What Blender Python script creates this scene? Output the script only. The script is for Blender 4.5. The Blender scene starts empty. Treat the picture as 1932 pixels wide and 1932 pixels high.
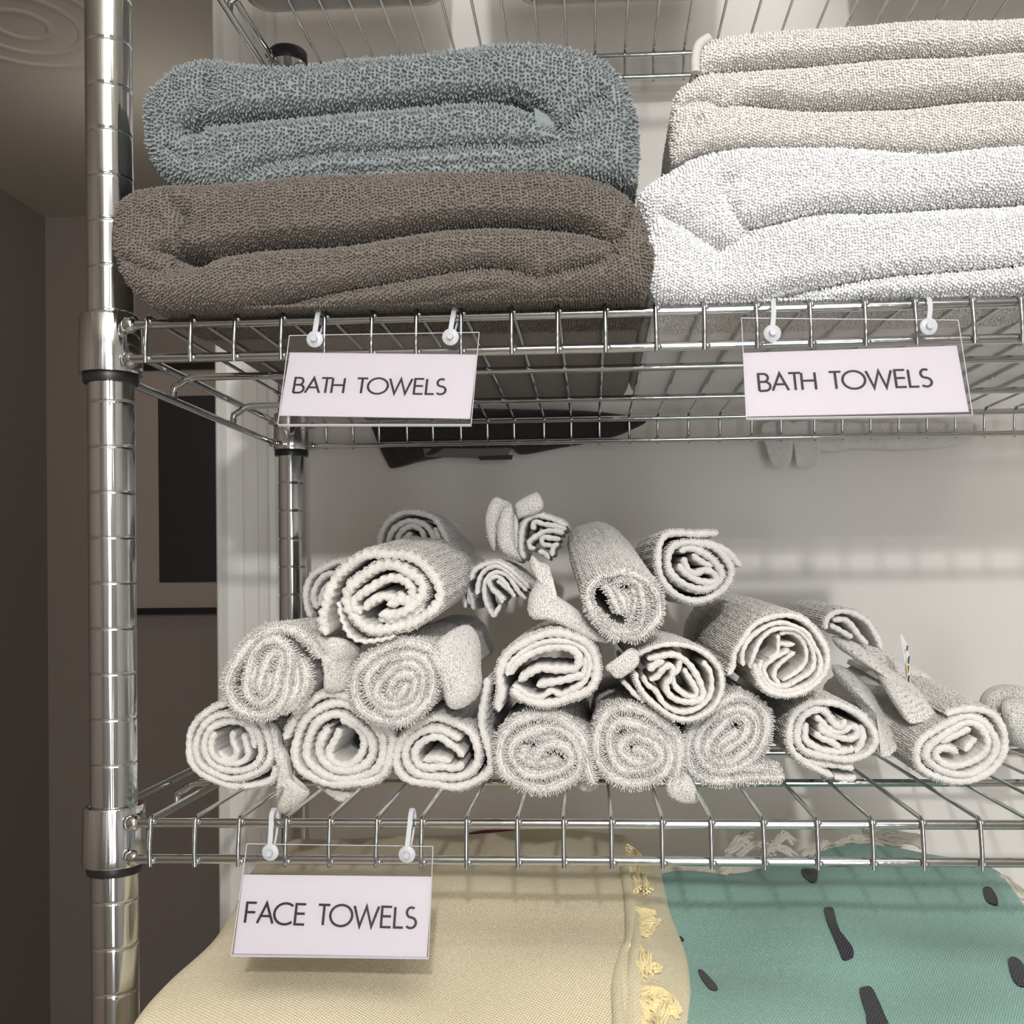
import bpy, math, random
import numpy as np
from mathutils import Matrix, Vector
random.seed(7); rng = np.random.default_rng(7)
S = bpy.context.scene
COL = S.collection

# ------------------------------------------------------------------ camera
F, RX, RY, RZ = 1928.52, 0.009248, 0.011124, 0.055409
CAM = np.array([270.84, -565.33, -36.99])          # millimetres, origin = axis of the front left post
PX, PY, W = 41.9, 104.8, 1932.0
Z0 = 1500.0                                        # height of that origin above the floor
def _rot(ax, t):
    c, s = math.cos(t), math.sin(t)
    return np.array({0: [[1,0,0],[0,c,-s],[0,s,c]], 1: [[c,0,s],[0,1,0],[-s,0,c]], 2: [[c,-s,0],[s,c,0],[0,0,1]]}[ax])
RM = _rot(2, RZ) @ _rot(0, RX) @ _rot(1, RY)
def un(px, py, Y):
    """point of the place that shows at (px, py) and stands at depth Y"""
    d = RM @ np.array([(px - W/2 - PX)/F, 1.0, -(py - W/2 - PY)/F])
    return CAM + (Y - CAM[1])/d[1]*d
cd = bpy.data.cameras.new('camera'); cam = bpy.data.objects.new('camera', cd); COL.objects.link(cam)
cd.sensor_width = 36.0; cd.lens = F/W*36.0; cd.shift_x = -PX/W; cd.shift_y = PY/W
cd.clip_start = 0.02; cd.clip_end = 50
m4 = Matrix.Identity(4)
for r in range(3):
    m4[r][0], m4[r][1], m4[r][2] = RM[r][0], RM[r][2], -RM[r][1]
m4.translation = Vector((CAM[0]/1000, CAM[1]/1000, (CAM[2]+Z0)/1000))
cam.matrix_world = m4
S.camera = cam
S.view_settings.view_transform = 'Standard'; S.view_settings.look = 'None'
S.view_settings.gamma = 1.0; S.view_settings.use_curve_mapping = False
S.view_settings.exposure = -0.50

# ------------------------------------------------------------------ light
w = bpy.data.worlds.new('world'); S.world = w; w.use_nodes = True
w.node_tree.nodes['Background'].inputs[0].default_value = (0.86, 0.92, 1.0, 1)
w.node_tree.nodes['Background'].inputs[1].default_value = 0.12
def lamp(name, kind, loc, energy, size, color=(1,1,1), rot=None, sy=None):
    l = bpy.data.lights.new(name, kind); l.energy = energy; l.color = color
    if kind == 'AREA':
        l.size = size
        if sy: l.shape = 'RECTANGLE'; l.size_y = sy
    else: l.shadow_soft_size = size
    o = bpy.data.objects.new(name, l); COL.objects.link(o); o.location = loc
    if rot: o.rotation_euler = rot
    return o
lamp('room_lamp', 'POINT', (0.36, -1.40, Z0/1000+0.50), 60.0, 0.022, (1.0, 0.985, 0.965))
lamp('overhead_fill', 'AREA', (0.5, -0.95, 2.36), 15.0, 0.7, (1.0, 0.985, 0.965), (math.radians(18), 0, 0))  # soft overhead fill, added for ambient light; no fixture known there
lamp('front_fill', 'AREA', (0.75, -2.27, 1.25), 26.0, 0.5, (0.93, 0.96, 1.0), (math.radians(90), 0, 0), 1.5)  # unseen fill light added behind the camera to brighten fronts and undersides
lamp('hall_lamp', 'POINT', (-0.55, 1.35, 2.15), 1.8, 0.10, (1.0, 0.95, 0.89))

# ------------------------------------------------------------------ materials
def mat(name, color, rough=0.8, metal=0.0, **kw):
    m = bpy.data.materials.new(name); m.use_nodes = True
    b = m.node_tree.nodes['Principled BSDF']
    b.inputs['Base Color'].default_value = (*color, 1); b.inputs['Roughness'].default_value = rough
    b.inputs['Metallic'].default_value = metal
    for k, v in kw.items(): b.inputs[k].default_value = v
    return m
def nodes(m): return m.node_tree.nodes, m.node_tree.links, m.node_tree.nodes['Principled BSDF']
def noise_color(m, c1, c2, scale, detail=3, lo=.35, hi=.65):
    n, l, b = nodes(m)
    tc = n.new('ShaderNodeTexCoord'); t = n.new('ShaderNodeTexNoise'); t.inputs['Scale'].default_value = scale; t.inputs['Detail'].default_value = detail
    r = n.new('ShaderNodeValToRGB'); r.color_ramp.elements[0].color = (*c1,1); r.color_ramp.elements[1].color = (*c2,1)
    r.color_ramp.elements[0].position = lo; r.color_ramp.elements[1].position = hi
    l.new(tc.outputs['Object'], t.inputs['Vector']); l.new(t.outputs['Fac'], r.inputs[0]); l.new(r.outputs[0], b.inputs['Base Color'])
    return r
def bump(m, scale, dist, strength=1.0, kind='noise', detail=2):
    n, l, b = nodes(m)
    tc = n.new('ShaderNodeTexCoord')
    if kind == 'noise':
        t = n.new('ShaderNodeTexNoise'); t.inputs['Detail'].default_value = detail; out = t.outputs['Fac']
    else:
        t = n.new('ShaderNodeTexVoronoi'); out = t.outputs['Distance']
    t.inputs['Scale'].default_value = scale
    bp = n.new('ShaderNodeBump'); bp.inputs['Distance'].default_value = dist; bp.inputs['Strength'].default_value = strength
    if kind != 'noise': bp.invert = True
    l.new(tc.outputs['Object'], t.inputs['Vector']); l.new(out, bp.inputs['Height'])
    if b.inputs['Normal'].is_linked: l.new(b.inputs['Normal'].links[0].from_socket, bp.inputs['Normal'])
    l.new(bp.outputs[0], b.inputs['Normal'])
def cloth(name, c, var=.06, sheen=.25, vs=900, vd=.0006, nz=220):
    m = mat(name, c, .95); n, l, b = nodes(m)
    b.inputs['Sheen Weight'].default_value = sheen; b.inputs['Sheen Roughness'].default_value = .5
    b.inputs['Specular IOR Level'].default_value = .15
    noise_color(m, tuple(x*(1-var) for x in c), tuple(min(1, x*(1+var)) for x in c), nz)
    if vd: bump(m, vs, vd, 1.0, 'voronoi')
    return m
M = {}
M['chrome'] = mat('chrome', (.66,.68,.69), .11, 1.0)
def drawn(m):
    n, l, b = nodes(m); tc = n.new('ShaderNodeTexCoord'); mp = n.new('ShaderNodeMapping'); mp.inputs['Scale'].default_value = (1, 1, .012)
    t = n.new('ShaderNodeTexNoise'); t.inputs['Scale'].default_value = 190; t.inputs['Detail'].default_value = 3
    bp = n.new('ShaderNodeBump'); bp.inputs['Distance'].default_value = .0007; bp.inputs['Strength'].default_value = .8
    l.new(tc.outputs['Object'], mp.inputs[0]); l.new(mp.outputs[0], t.inputs['Vector']); l.new(t.outputs['Fac'], bp.inputs['Height']); l.new(bp.outputs[0], b.inputs['Normal'])
drawn(M['chrome'])
M['chrome_rod'] = mat('chrome_rod', (.55,.58,.59), .10, 1.0); bump(M['chrome_rod'], 110, .0003, .3)
M['black_plastic'] = mat('black_plastic', (.012,.012,.013), .4)
M['wall'] = mat('wall_paint', (.775,.75,.71), .7); bump(M['wall'], 55, .0008, .5, detail=4)
M['trim'] = mat('trim_paint', (.70,.695,.67), .35)
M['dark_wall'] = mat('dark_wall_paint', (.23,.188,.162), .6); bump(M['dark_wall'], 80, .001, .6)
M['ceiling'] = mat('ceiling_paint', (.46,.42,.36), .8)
M['floor'] = mat('floor_wood', (.52,.44,.36), .5)
M['plain_wall'] = mat('plain_wall_paint', (.34,.32,.30), .8)
M['grey'] = cloth('blue_grey_terry', (.285,.318,.318), .08)
M['brown'] = cloth('taupe_terry', (.195,.166,.140), .08)
M['beige'] = cloth('pale_beige_terry', (.83,.80,.755), .03)
M['white'] = cloth('white_terry', (.93,.93,.925), .015)
M['face'] = cloth('off_white_cotton', (.76,.735,.705), .04, vs=1100, vd=.0005)
M['face2'] = cloth('warm_white_cotton', (.785,.755,.715), .04, vs=1100, vd=.0005)
M['char'] = cloth('charcoal_cloth', (.045,.040,.040), .1)
M['band'] = cloth('woven_band', (.60,.575,.54), .03, vs=2200, vd=.0002)
M['greyband'] = cloth('grey_woven_band', (.24,.28,.28), .05, vs=2200, vd=.0002)
M['card'] = mat('card_paper', (.72,.705,.70), .55)
M['ink'] = mat('black_ink', (.008,.008,.009), .5)
M['hook'] = mat('frosted_plastic', (.74,.76,.80), .25, **{'Transmission Weight': .35, 'IOR': 1.4})
M['bin'] = mat('translucent_bin_plastic', (.56,.54,.51), .4, **{'Transmission Weight': .35, 'IOR': 1.3})
M['print'] = mat('dark_print', (.017,.014,.015), .5)
M['mat_board'] = mat('mat_board', (.34,.285,.245), .7)
M['frame'] = mat('black_frame', (.006,.005,.005), .35)
M['tag'] = mat('tag_satin', (.72,.70,.72), .5)
M['tag_y'] = mat('tag_yellow', (.62,.42,.10), .5)
M['magenta'] = cloth('magenta_cloth', (.20,.02,.08), .1)
def clear_mat():
    m = bpy.data.materials.new('clear_acrylic'); m.use_nodes = True
    n, l = m.node_tree.nodes, m.node_tree.links; n.clear()
    o = n.new('ShaderNodeOutputMaterial'); mx = n.new('ShaderNodeMixShader'); t = n.new('ShaderNodeBsdfTransparent'); g = n.new('ShaderNodeBsdfGlossy')
    t.inputs[0].default_value = (.94,.93,.95,1); g.inputs['Roughness'].default_value = .04
    f = n.new('ShaderNodeFresnel'); f.inputs[0].default_value = 1.45
    l.new(f.outputs[0], mx.inputs[0]); l.new(t.outputs[0], mx.inputs[1]); l.new(g.outputs[0], mx.inputs[2]); l.new(mx.outputs[0], o.inputs[0])
    return m
M['clear'] = clear_mat()
M['clear_edge'] = mat('acrylic_edge', (.62,.60,.66), .2)

def weave_mat(name, c, c2, scale):
    m = mat(name, c, .9); n, l, b = nodes(m)
    b.inputs['Sheen Weight'].default_value = .2; b.inputs['Specular IOR Level'].default_value = .15
    tc = n.new('ShaderNodeTexCoord'); mp = n.new('ShaderNodeMapping'); mp.inputs['Rotation'].default_value = (0,0,.5)
    l.new(tc.outputs['Object'], mp.inputs[0])
    hs = []
    for d in ('X', 'Y'):
        t = n.new('ShaderNodeTexWave'); t.bands_direction = d; t.inputs['Scale'].default_value = scale; t.inputs['Distortion'].default_value = .6
        t.inputs['Detail'].default_value = 1; t.inputs['Detail Scale'].default_value = 3
        l.new(mp.outputs[0], t.inputs['Vector']); hs.append(t)
    mm = n.new('ShaderNodeMath'); mm.operation = 'MULTIPLY'; l.new(hs[0].outputs['Fac'], mm.inputs[0]); l.new(hs[1].outputs['Fac'], mm.inputs[1])
    bp = n.new('ShaderNodeBump'); bp.inputs['Distance'].default_value = .0006; l.new(mm.outputs[0], bp.inputs['Height']); l.new(bp.outputs[0], b.inputs['Normal'])
    r = n.new('ShaderNodeValToRGB'); r.color_ramp.elements[0].color = (*c,1); r.color_ramp.elements[1].color = (*c2,1)
    r.color_ramp.elements[0].position = .0; r.color_ramp.elements[1].position = .6
    l.new(mm.outputs[0], r.inputs[0]); l.new(r.outputs[0], b.inputs['Base Color'])
    return m
M['yellow'] = weave_mat('yellow_weave', (.76,.65,.43), (.93,.85,.64), 210)
M['yellow_band'] = weave_mat('yellow_selvedge', (.74,.65,.43), (.90,.82,.60), 260)
M['yarn_y'] = cloth('yellow_yarn', (.88,.75,.42), .06, vs=1500, vd=.0003)
M['yarn_w'] = cloth('cream_yarn', (.62,.57,.49), .08, vs=1500, vd=.0003)
M['teal'] = weave_mat('teal_weave', (.235,.44,.38), (.36,.59,.51), 230)
M['dash'] = weave_mat('navy_weave', (.012,.014,.022), (.035,.038,.05), 200)

# ------------------------------------------------------------------ mesh helpers (all in millimetres)
class MB:
    def __init__(s): s.v = []; s.f = []; s.n = 0; s.soft = False
    def add(s, V, Fs):
        V = np.asarray(V, float).reshape(-1, 3); s.v.append(V)
        for f in Fs: s.f.append(tuple(int(i)+s.n for i in f)) if not isinstance(Fs, np.ndarray) else None
        if isinstance(Fs, np.ndarray): s.f.append(Fs + s.n)
        s.n += len(V)
    def grid(s, P, cu=False, cv=False):
        nu, nv = P.shape[:2]
        i = np.arange(nu if cu else nu-1)[:, None]; j = np.arange(nv if cv else nv-1)[None]
        a = i*nv+j; b = ((i+1) % nu)*nv+j; c = ((i+1) % nu)*nv+(j+1) % nv; d = i*nv+(j+1) % nv
        s.add(P.reshape(-1, 3), np.stack([a, b, c, d], -1).reshape(-1, 4))
    def tube(s, pts, r, n=10, caps=True, scale=None):
        pts = np.asarray(pts, float); T = np.gradient(pts, axis=0); T /= np.linalg.norm(T, axis=1)[:, None]+1e-9
        up = np.array([0,0,1.0]) if abs(T[0][2]) < .9 else np.array([1.0,0,0])
        N = np.zeros_like(pts); prev = up
        for k in range(len(pts)):
            v = prev - T[k]*np.dot(prev, T[k]); v /= np.linalg.norm(v)+1e-9; N[k] = v; prev = v
        B = np.cross(T, N); a = np.arange(n)/n*2*math.pi
        rr = np.full(len(pts), r) if scale is None else r*np.asarray(scale)
        P = pts[:, None] + rr[:, None, None]*(np.cos(a)[None, :, None]*N[:, None] + np.sin(a)[None, :, None]*B[:, None])
        s.grid(P, cv=True)
        if caps:
            b0 = s.n - len(pts)*n
            s.f.append(tuple(range(b0+n-1, b0-1, -1))); s.f.append(tuple(range(s.n-n, s.n)))
    def box(s, a, b):
        x0,y0,z0 = a; x1,y1,z1 = b
        s.add([[x0,y0,z0],[x1,y0,z0],[x1,y1,z0],[x0,y1,z0],[x0,y0,z1],[x1,y0,z1],[x1,y1,z1],[x0,y1,z1]],
              [(0,3,2,1),(4,5,6,7),(0,1,5,4),(1,2,6,5),(2,3,7,6),(3,0,4,7)])
    def lathe(s, prof, cx, cy, n=40, close=False):
        a = np.arange(n)/n*2*math.pi
        P = np.array([[[cx+r*math.cos(t), cy+r*math.sin(t), z] for t in a] for r, z in prof])
        s.grid(P, cv=True)
    def ball(s, c, r, n=10):
        th = np.linspace(0, math.pi, n//2+2); ph = np.arange(n)/n*2*math.pi; r = np.broadcast_to(r, 3)
        P = np.array([[[c[0]+r[0]*math.sin(t)*math.cos(p), c[1]+r[1]*math.sin(t)*math.sin(p), c[2]+r[2]*math.cos(t)] for p in ph] for t in th])
        s.grid(P, cv=True)
    def build(s, name, m, parent=None, smooth=True, origin=None):
        V = np.concatenate(s.v); org = np.array(origin if origin is not None else (V.min(0)+V.max(0))/2)
        loops = []; starts = []; c = 0; tot = []
        for f in s.f:
            if isinstance(f, np.ndarray):
                k = f.shape[1]; loops.append(f.reshape(-1)); starts.append(c+np.arange(len(f))*k); tot.append(np.full(len(f), k)); c += f.size
            else:
                loops.append(np.array(f)); starts.append(np.array([c])); tot.append(np.array([len(f)])); c += len(f)
        loops = np.concatenate(loops).astype(np.int32); starts = np.concatenate(starts).astype(np.int32); tot = np.concatenate(tot).astype(np.int32)
        me = bpy.data.meshes.new(name); me.vertices.add(len(V)); me.vertices.foreach_set('co', ((V-org)/1000).astype(np.float32).ravel())
        me.loops.add(len(loops)); me.loops.foreach_set('vertex_index', loops)
        me.polygons.add(len(starts)); me.polygons.foreach_set('loop_start', starts)
        me.polygons.foreach_set('use_smooth', np.full(len(starts), smooth))
        me.update(calc_edges=True); me.validate()
        if smooth and not s.soft:
            try: me.set_sharp_from_angle(angle=math.radians(50))
            except Exception: pass
        me.materials.append(m)
        o = bpy.data.objects.new(name, me); COL.objects.link(o)
        loc = Vector((org[0]/1000, org[1]/1000, (org[2]+Z0)/1000))
        if parent is not None:
            o.parent = parent; o.location = loc - WL[parent.name]
        else: o.location = loc
        WL[o.name] = loc
        return o
WL = {}
def thing(name, label, cat, loc, group=None):
    o = bpy.data.objects.new(name, None); COL.objects.link(o); o.empty_display_size = .02
    o.location = Vector((loc[0]/1000, loc[1]/1000, (loc[2]+Z0)/1000)); WL[o.name] = o.location.copy()
    return tag(o, label, cat, group)
def tag(o, label, cat, group=None):
    o['label'] = label; o['category'] = cat
    if group: o['group'] = group
    return o
def struct(o): o['kind'] = 'structure'; return o
def smooth_line(pts, step, closed=False):
    """Catmull-Rom through pts, resampled at a regular step"""
    p = np.asarray(pts, float)
    if closed: q = np.vstack([p[-1], p, p[0], p[1]])
    else: q = np.vstack([2*p[0]-p[1], p, 2*p[-1]-p[-2]])
    out = []
    for i in range(1, len(q)-2):
        t = np.linspace(0, 1, 12, endpoint=False)[:, None]
        a, b, c, d = q[i-1], q[i], q[i+1], q[i+2]
        out.append(.5*((2*b)+(-a+c)*t+(2*a-5*b+4*c-d)*t**2+(-a+3*b-3*c+d)*t**3))
    if not closed: out.append(q[-2][None])
    o = np.vstack(out)
    if closed: o = np.vstack([o, o[:1]])
    L = np.concatenate([[0], np.cumsum(np.linalg.norm(np.diff(o, axis=0), axis=1))])
    n = max(3, int(round(L[-1]/step))+1); s = np.linspace(0, L[-1], n)
    r = np.stack([np.interp(s, L, o[:, k]) for k in range(o.shape[1])], 1)
    return r[:-1] if closed else r
def tufts(mb, P, N, length, rad, lean=.18, jl=.18):
    """one small yarn loop per row of P, standing along N"""
    k = len(P)
    if k == 0: return
    D = N + rng.normal(0, lean, (k, 3)); D[:, 2] -= .12; D /= np.linalg.norm(D, axis=1)[:, None]
    L = length*(1+rng.uniform(-jl, jl, k)); R = rad*(1+rng.uniform(-.15, .15, k))
    A = np.cross(D, rng.normal(0, 1, (k, 3))); A /= np.linalg.norm(A, axis=1)[:, None]+1e-9; B = np.cross(D, A)
    bend = rng.normal(0, .18, (k, 3))*L[:, None]
    V = np.zeros((k, 13, 3)); a = np.arange(4)/4*2*math.pi
    for r, (h, rr) in enumerate(((-.15, .8), (.5, 1.0), (.88, .66))):
        for j in range(4):
            V[:, r*4+j] = P + D*(L*h)[:, None] + bend*h*h + (A*math.cos(a[j]+r*.4)+B*math.sin(a[j]+r*.4))*(R*rr)[:, None]
    V[:, 12] = P + D*L[:, None] + bend
    q = []
    for r in range(2):
        for j in range(4): q.append([r*4+j, r*4+(j+1) % 4, (r+1)*4+(j+1) % 4, (r+1)*4+j])
    t = [[8+j, 8+(j+1) % 4, 12] for j in range(4)]
    base = (np.arange(k)*13)[:, None, None]
    n0 = mb.n; mb.v.append(V.reshape(-1, 3)); mb.n += k*13; mb.soft = True
    mb.f.append((base+np.array(q)[None]).reshape(-1, 4)+n0); mb.f.append((base+np.array(t)[None]).reshape(-1, 3)+n0)
def facing(P, N, lim=-.15):
    v = CAM - P; v /= np.linalg.norm(v, axis=1)[:, None]
    return (N*v).sum(1) > lim

# ------------------------------------------------------------------ the room
CZ = 908.0
def slab(name, a, b, m, smooth=False):
    mb = MB(); mb.box(a, b); return struct(mb.build(name, m, smooth=smooth))
WY = 405.0
slab('wall_back', (-80, WY, -1500), (1700, WY+115, CZ), M['wall'])
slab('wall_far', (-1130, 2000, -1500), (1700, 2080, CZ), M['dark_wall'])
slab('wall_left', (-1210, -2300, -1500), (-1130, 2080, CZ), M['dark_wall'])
slab('wall_right', (1700, -2300, -1500), (1780, 2080, CZ), M['plain_wall'])
slab('wall_front', (-1210, -2380, -1500), (1780, -2300, CZ), M['plain_wall'])
slab('floor', (-1210, -2380, -1560), (1780, 2080, -1500), M['floor'])
slab('ceiling', (-1210, -2380, CZ), (1780, 2080, CZ+60), M['ceiling'])
mb = MB()
for a, b in (((470,-2304,-1040), (1030,-2285,-1005)), ((470,-2304,505), (1030,-2285,540)), ((470,-2304,-1040), (495,-2285,540)), ((1005,-2304,-1040), (1030,-2285,540))): mb.box(a, b)
struct(mb.build('fill_frame_1', M['trim'], smooth=False))  # unseen frame, added only to dress the fill light behind the camera
# door casing on the end of the back wall: flat board with a raised outer bead and an inner step
prof = [(-86, 0), (-86, -13), (-84, -16), (-80, -16), (-78, -13), (-76, -10), (-62, -8.5), (-60, -6.5), (-48, -6.5), (-46, -8.5),
        (-38, -8.5), (-36, -6), (-31, -5), (-28, -5), (-27, 0)]
mb = MB(); P = np.array([[[x, WY+y, z] for x, y in prof] for z in (-1500, 820)]); mb.grid(P)
mb.box((-90, WY, -1500), (-80, WY+115, 830))
struct(mb.build('trim_1', M['trim'], smooth=False))
slab('baseboard_back', (-27, WY-12, -1500), (1700, WY, -1410), M['trim'])

# picture hanging on the far wall of the next space
def far(px, py, Y=1990): return un(px, py, Y)
p0 = far(243, 690); p1 = far(700, 1155)
x0, x1, zt_, zb_ = p0[0], p0[0]+620, p0[2], p1[2]
pic = thing('framed_picture', 'large dark picture in a thin black frame with pale mat, seen past the rack', 'picture', (x0, 2000, zb_))
mb = MB()
for a, b in (((x0, zt_-16), (x1, zt_)), ((x0, zb_), (x1, zb_+16)), ((x0, zb_), (x0+16, zt_)), ((x1-16, zb_), (x1, zt_))):
    mb.box((a[0], 1972, a[1]), (b[0], 2000, b[1]))
mb.build('frame', M['frame'], pic, smooth=False)
mb = MB(); mb.box((x0+10, 1986, zb_+10), (x1-10, 1998, zt_-10)); mb.build('mat_board', M['mat_board'], pic, smooth=False)
q0 = far(300, 749); q1 = far(312, 1099)
mb = MB(); mb.box((q0[0], 1983, q1[2]), (x1-(q0[0]-x0), 1987, q0[2])); mb.build('print', M['print'], pic, smooth=False)

# round ceiling diffuser, top left
c = CAM + (un(95, 100, 1200)-CAM)*((CZ-CAM[2])/(un(95, 100, 1200)[2]-CAM[2])); cx_, cy_ = c[0], c[1]-95
mb = MB()
for r in (45, 95, 140):
    mb.lathe([(r-7, CZ), (r-5, CZ-2), (r, CZ-3.4), (r+5, CZ-2), (r+7, CZ)], cx_, cy_, 48)
tag(mb.build('ceiling_vent', M['ceiling']), 'round air vent with concentric rings in the ceiling, top left', 'vent')

# ------------------------------------------------------------------ the wire rack
D, LEN = 350.2, 886.0
YT, YB, RR, WR = -12.0, -13.6, 2.65, 1.25
P_, X0_ = 26.07, 23.4
DX = [4.4,3.31,1.84,1.75,-.39,-.46,-2.11,-3.71,-2.37,-3.57,-4.0,-3.1,-3.23,-1.71,.48,3.04,3.02,6.81]
XS = [X0_+k*P_+(DX[k] if k < 18 else max(0, 6.8-(k-17)*1.2)) for k in range(33)]
SHELF = {'upper': 435.8, 'middle': 105.5, 'lower': -170.5, 'bottom': -400.0}
rack = thing('wire_rack', 'chrome wire shelving rack with ringed posts holding all the towels', 'shelving rack', (0, 0, -1500))
for (px_, py_, ph) in ((0, 0, 267.0), (0, D, 50.8), (LEN, 0, 267.0), (LEN, D, 50.8)):
    z = ph + 25.4*math.floor((440-ph)/25.4); prof = [(12.7, 441)]
    while z > -1470:
        prof += [(12.7, z+2.2), (12.7, z+1.0), (12.66, z+.75), (12.2, z+.25), (12.2, z-.25), (12.66, z-.75), (12.7, z-1.0), (12.7, z-2.2)]; z -= 25.4
    prof += [(12.7, -1470)]
    mb = MB(); mb.lathe(prof, px_, py_, 56); post = mb.build('post', M['chrome'], rack)
    mb = MB(); mb.lathe([(0, 447.2), (10, 446.8), (15, 445.8), (17.2, 443.6), (17.6, 436), (16.8, 433)], px_, py_, 32); mb.build('post_cap', M['black_plastic'], post)
    mb = MB(); mb.lathe([(12.7, -1470), (15, -1472), (15, -1490), (19, -1494), (19, -1500), (0, -1500)], px_, py_, 24); mb.build('foot', M['black_plastic'], post)
    for zt in SHELF.values():
        mb = MB(); mb.lathe([(13.1, zt-22), (14.9, zt-24), (15.1, zt-28.6), (14.6, zt-30.4), (12.75, zt-30.6)], px_, py_, 40)
        mb.box((px_-.4, py_-15.2, zt-30.5), (px_+.4, py_-14.6, zt-25)) if py_ == 0 else None
        mb.build('sleeve', M['black_plastic'], post)
for nm, zt in SHELF.items():
    zb = zt-19.4; mb = MB()
    def rail(a, b, r=RR): mb.tube(np.linspace(a, b, 24), r, 12)
    for y_t, y_b in ((YT, YB), (D-YT, D-YB)):
        rail((14, y_t, zt), (LEN-14, y_t, zt)); rail((14, y_b, zb), (LEN-14, y_b, zb))
    for x in (-12.5, LEN+12.5):
        rail((x, 12, zt), (x, D-12, zt)); rail((x, 12, zb), (x, D-12, zb))
    for yy in (D/3, 2*D/3):
        e = np.array([(-12.5, yy, zb), (-11.5, yy, zb+9), (-8, yy, zt-9), (-2, yy, zt-5), (8, yy, zt-3.8), (60, yy, zt-3.8)])
        e = smooth_line(e, 3.0); e2 = e[::-1].copy(); e2[:, 0] = LEN-e2[:, 0]
        mb.tube(np.vstack([e, e2]), RR-.1, 12)
    if nm == 'bottom':
        for X in XS:
            mb.tube([(X, YT, zt+3.9), (X, D-YT, zt+3.9)], WR, 6)
    shelf = mb.build('shelf_frame', M['chrome_rod'], rack)
    for (px_, py_) in ((0, 0), (0, D), (LEN, 0), (LEN, D)):
        mb = MB(); sx = 1 if px_ == 0 else -1; sy = 1 if py_ == 0 else -1
        mb.lathe([(13.0, zt+6.6), (14.4, zt+7.6), (15.9, zt+7.4), (16.5, zt+6.2), (17.2, zt-23.5), (16.9, zt-25.2), (15.2, zt-25.4), (13.0, zt-24.5)], px_, py_, 48)
        for z in (zt, zb):
            mb.ball((px_+sx*16.6, py_-sy*12.2, z), (4.6, 4.3, 4.6), 14)
            mb.ball((px_-sx*12.5, py_+sy*14, z), 4.4, 12)
        mb.build('collar', M['chrome'], shelf)
    if nm != 'bottom':
        for X in XS:
            o = YT-RR-WR+.3; h = zt+RR+WR-.2
            j = rng.normal(0, .5)
            fr = [(X+j*.4, YB-RR-WR+.3, zb-3.0), (X+j*.2, YB-RR-WR+.2, zb+6), (X, o-.1, zt-2), (X, o+.4, zt+1.6), (X, o+2.0, h-.3), (X, YT+1.0, h+.1)]
            back = [(x, D-y, z) for x, y, z in fr[::-1]]
            line = np.vstack([smooth_line(fr, 1.2), np.linspace((X, YT+4, h), (X, D-YT-4, h), 12), smooth_line(back, 2.0)])
            mb = MB(); mb.tube(line, WR, 8)
            mb.ball((X+1.4, YB-RR-.2, zb-.5), (1.7, 1.2, 1.7), 8); mb.ball((X+1.3, YT-RR+.2, zt+1.4), (1.5, 1.2, 1.7), 8)
            mb.build('cross_wire', M['chrome_rod'], shelf)

# ------------------------------------------------------------------ folded bath towels
def seg_dist(Q, pts):
    """distance from every row of Q to the polyline, and the position along it"""
    best = np.full(len(Q), 1e9); tt = np.zeros(len(Q)); n = len(pts)-1
    for i in range(n):
        a, b = pts[i], pts[i+1]; ab = b-a; t = np.clip(((Q-a)@ab)/(ab@ab+1e-9), 0, 1)
        d = np.linalg.norm(Q-(a+t[:, None]*ab), axis=1); k = d < best; best[k] = d[k]; tt[k] = (i+t[k])/n
    return best, tt
def inside(Q, poly):
    c = np.zeros(len(Q), bool); n = len(poly)
    for i in range(n):
        a, b = poly[i], poly[(i+1) % n]
        k = (a[1] > Q[:, 1]) != (b[1] > Q[:, 1])
        xi = (b[0]-a[0])*(Q[:, 1]-a[1])/(b[1]-a[1]+1e-12)+a[0]
        c ^= k & (Q[:, 0] < xi)
    return c
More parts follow.
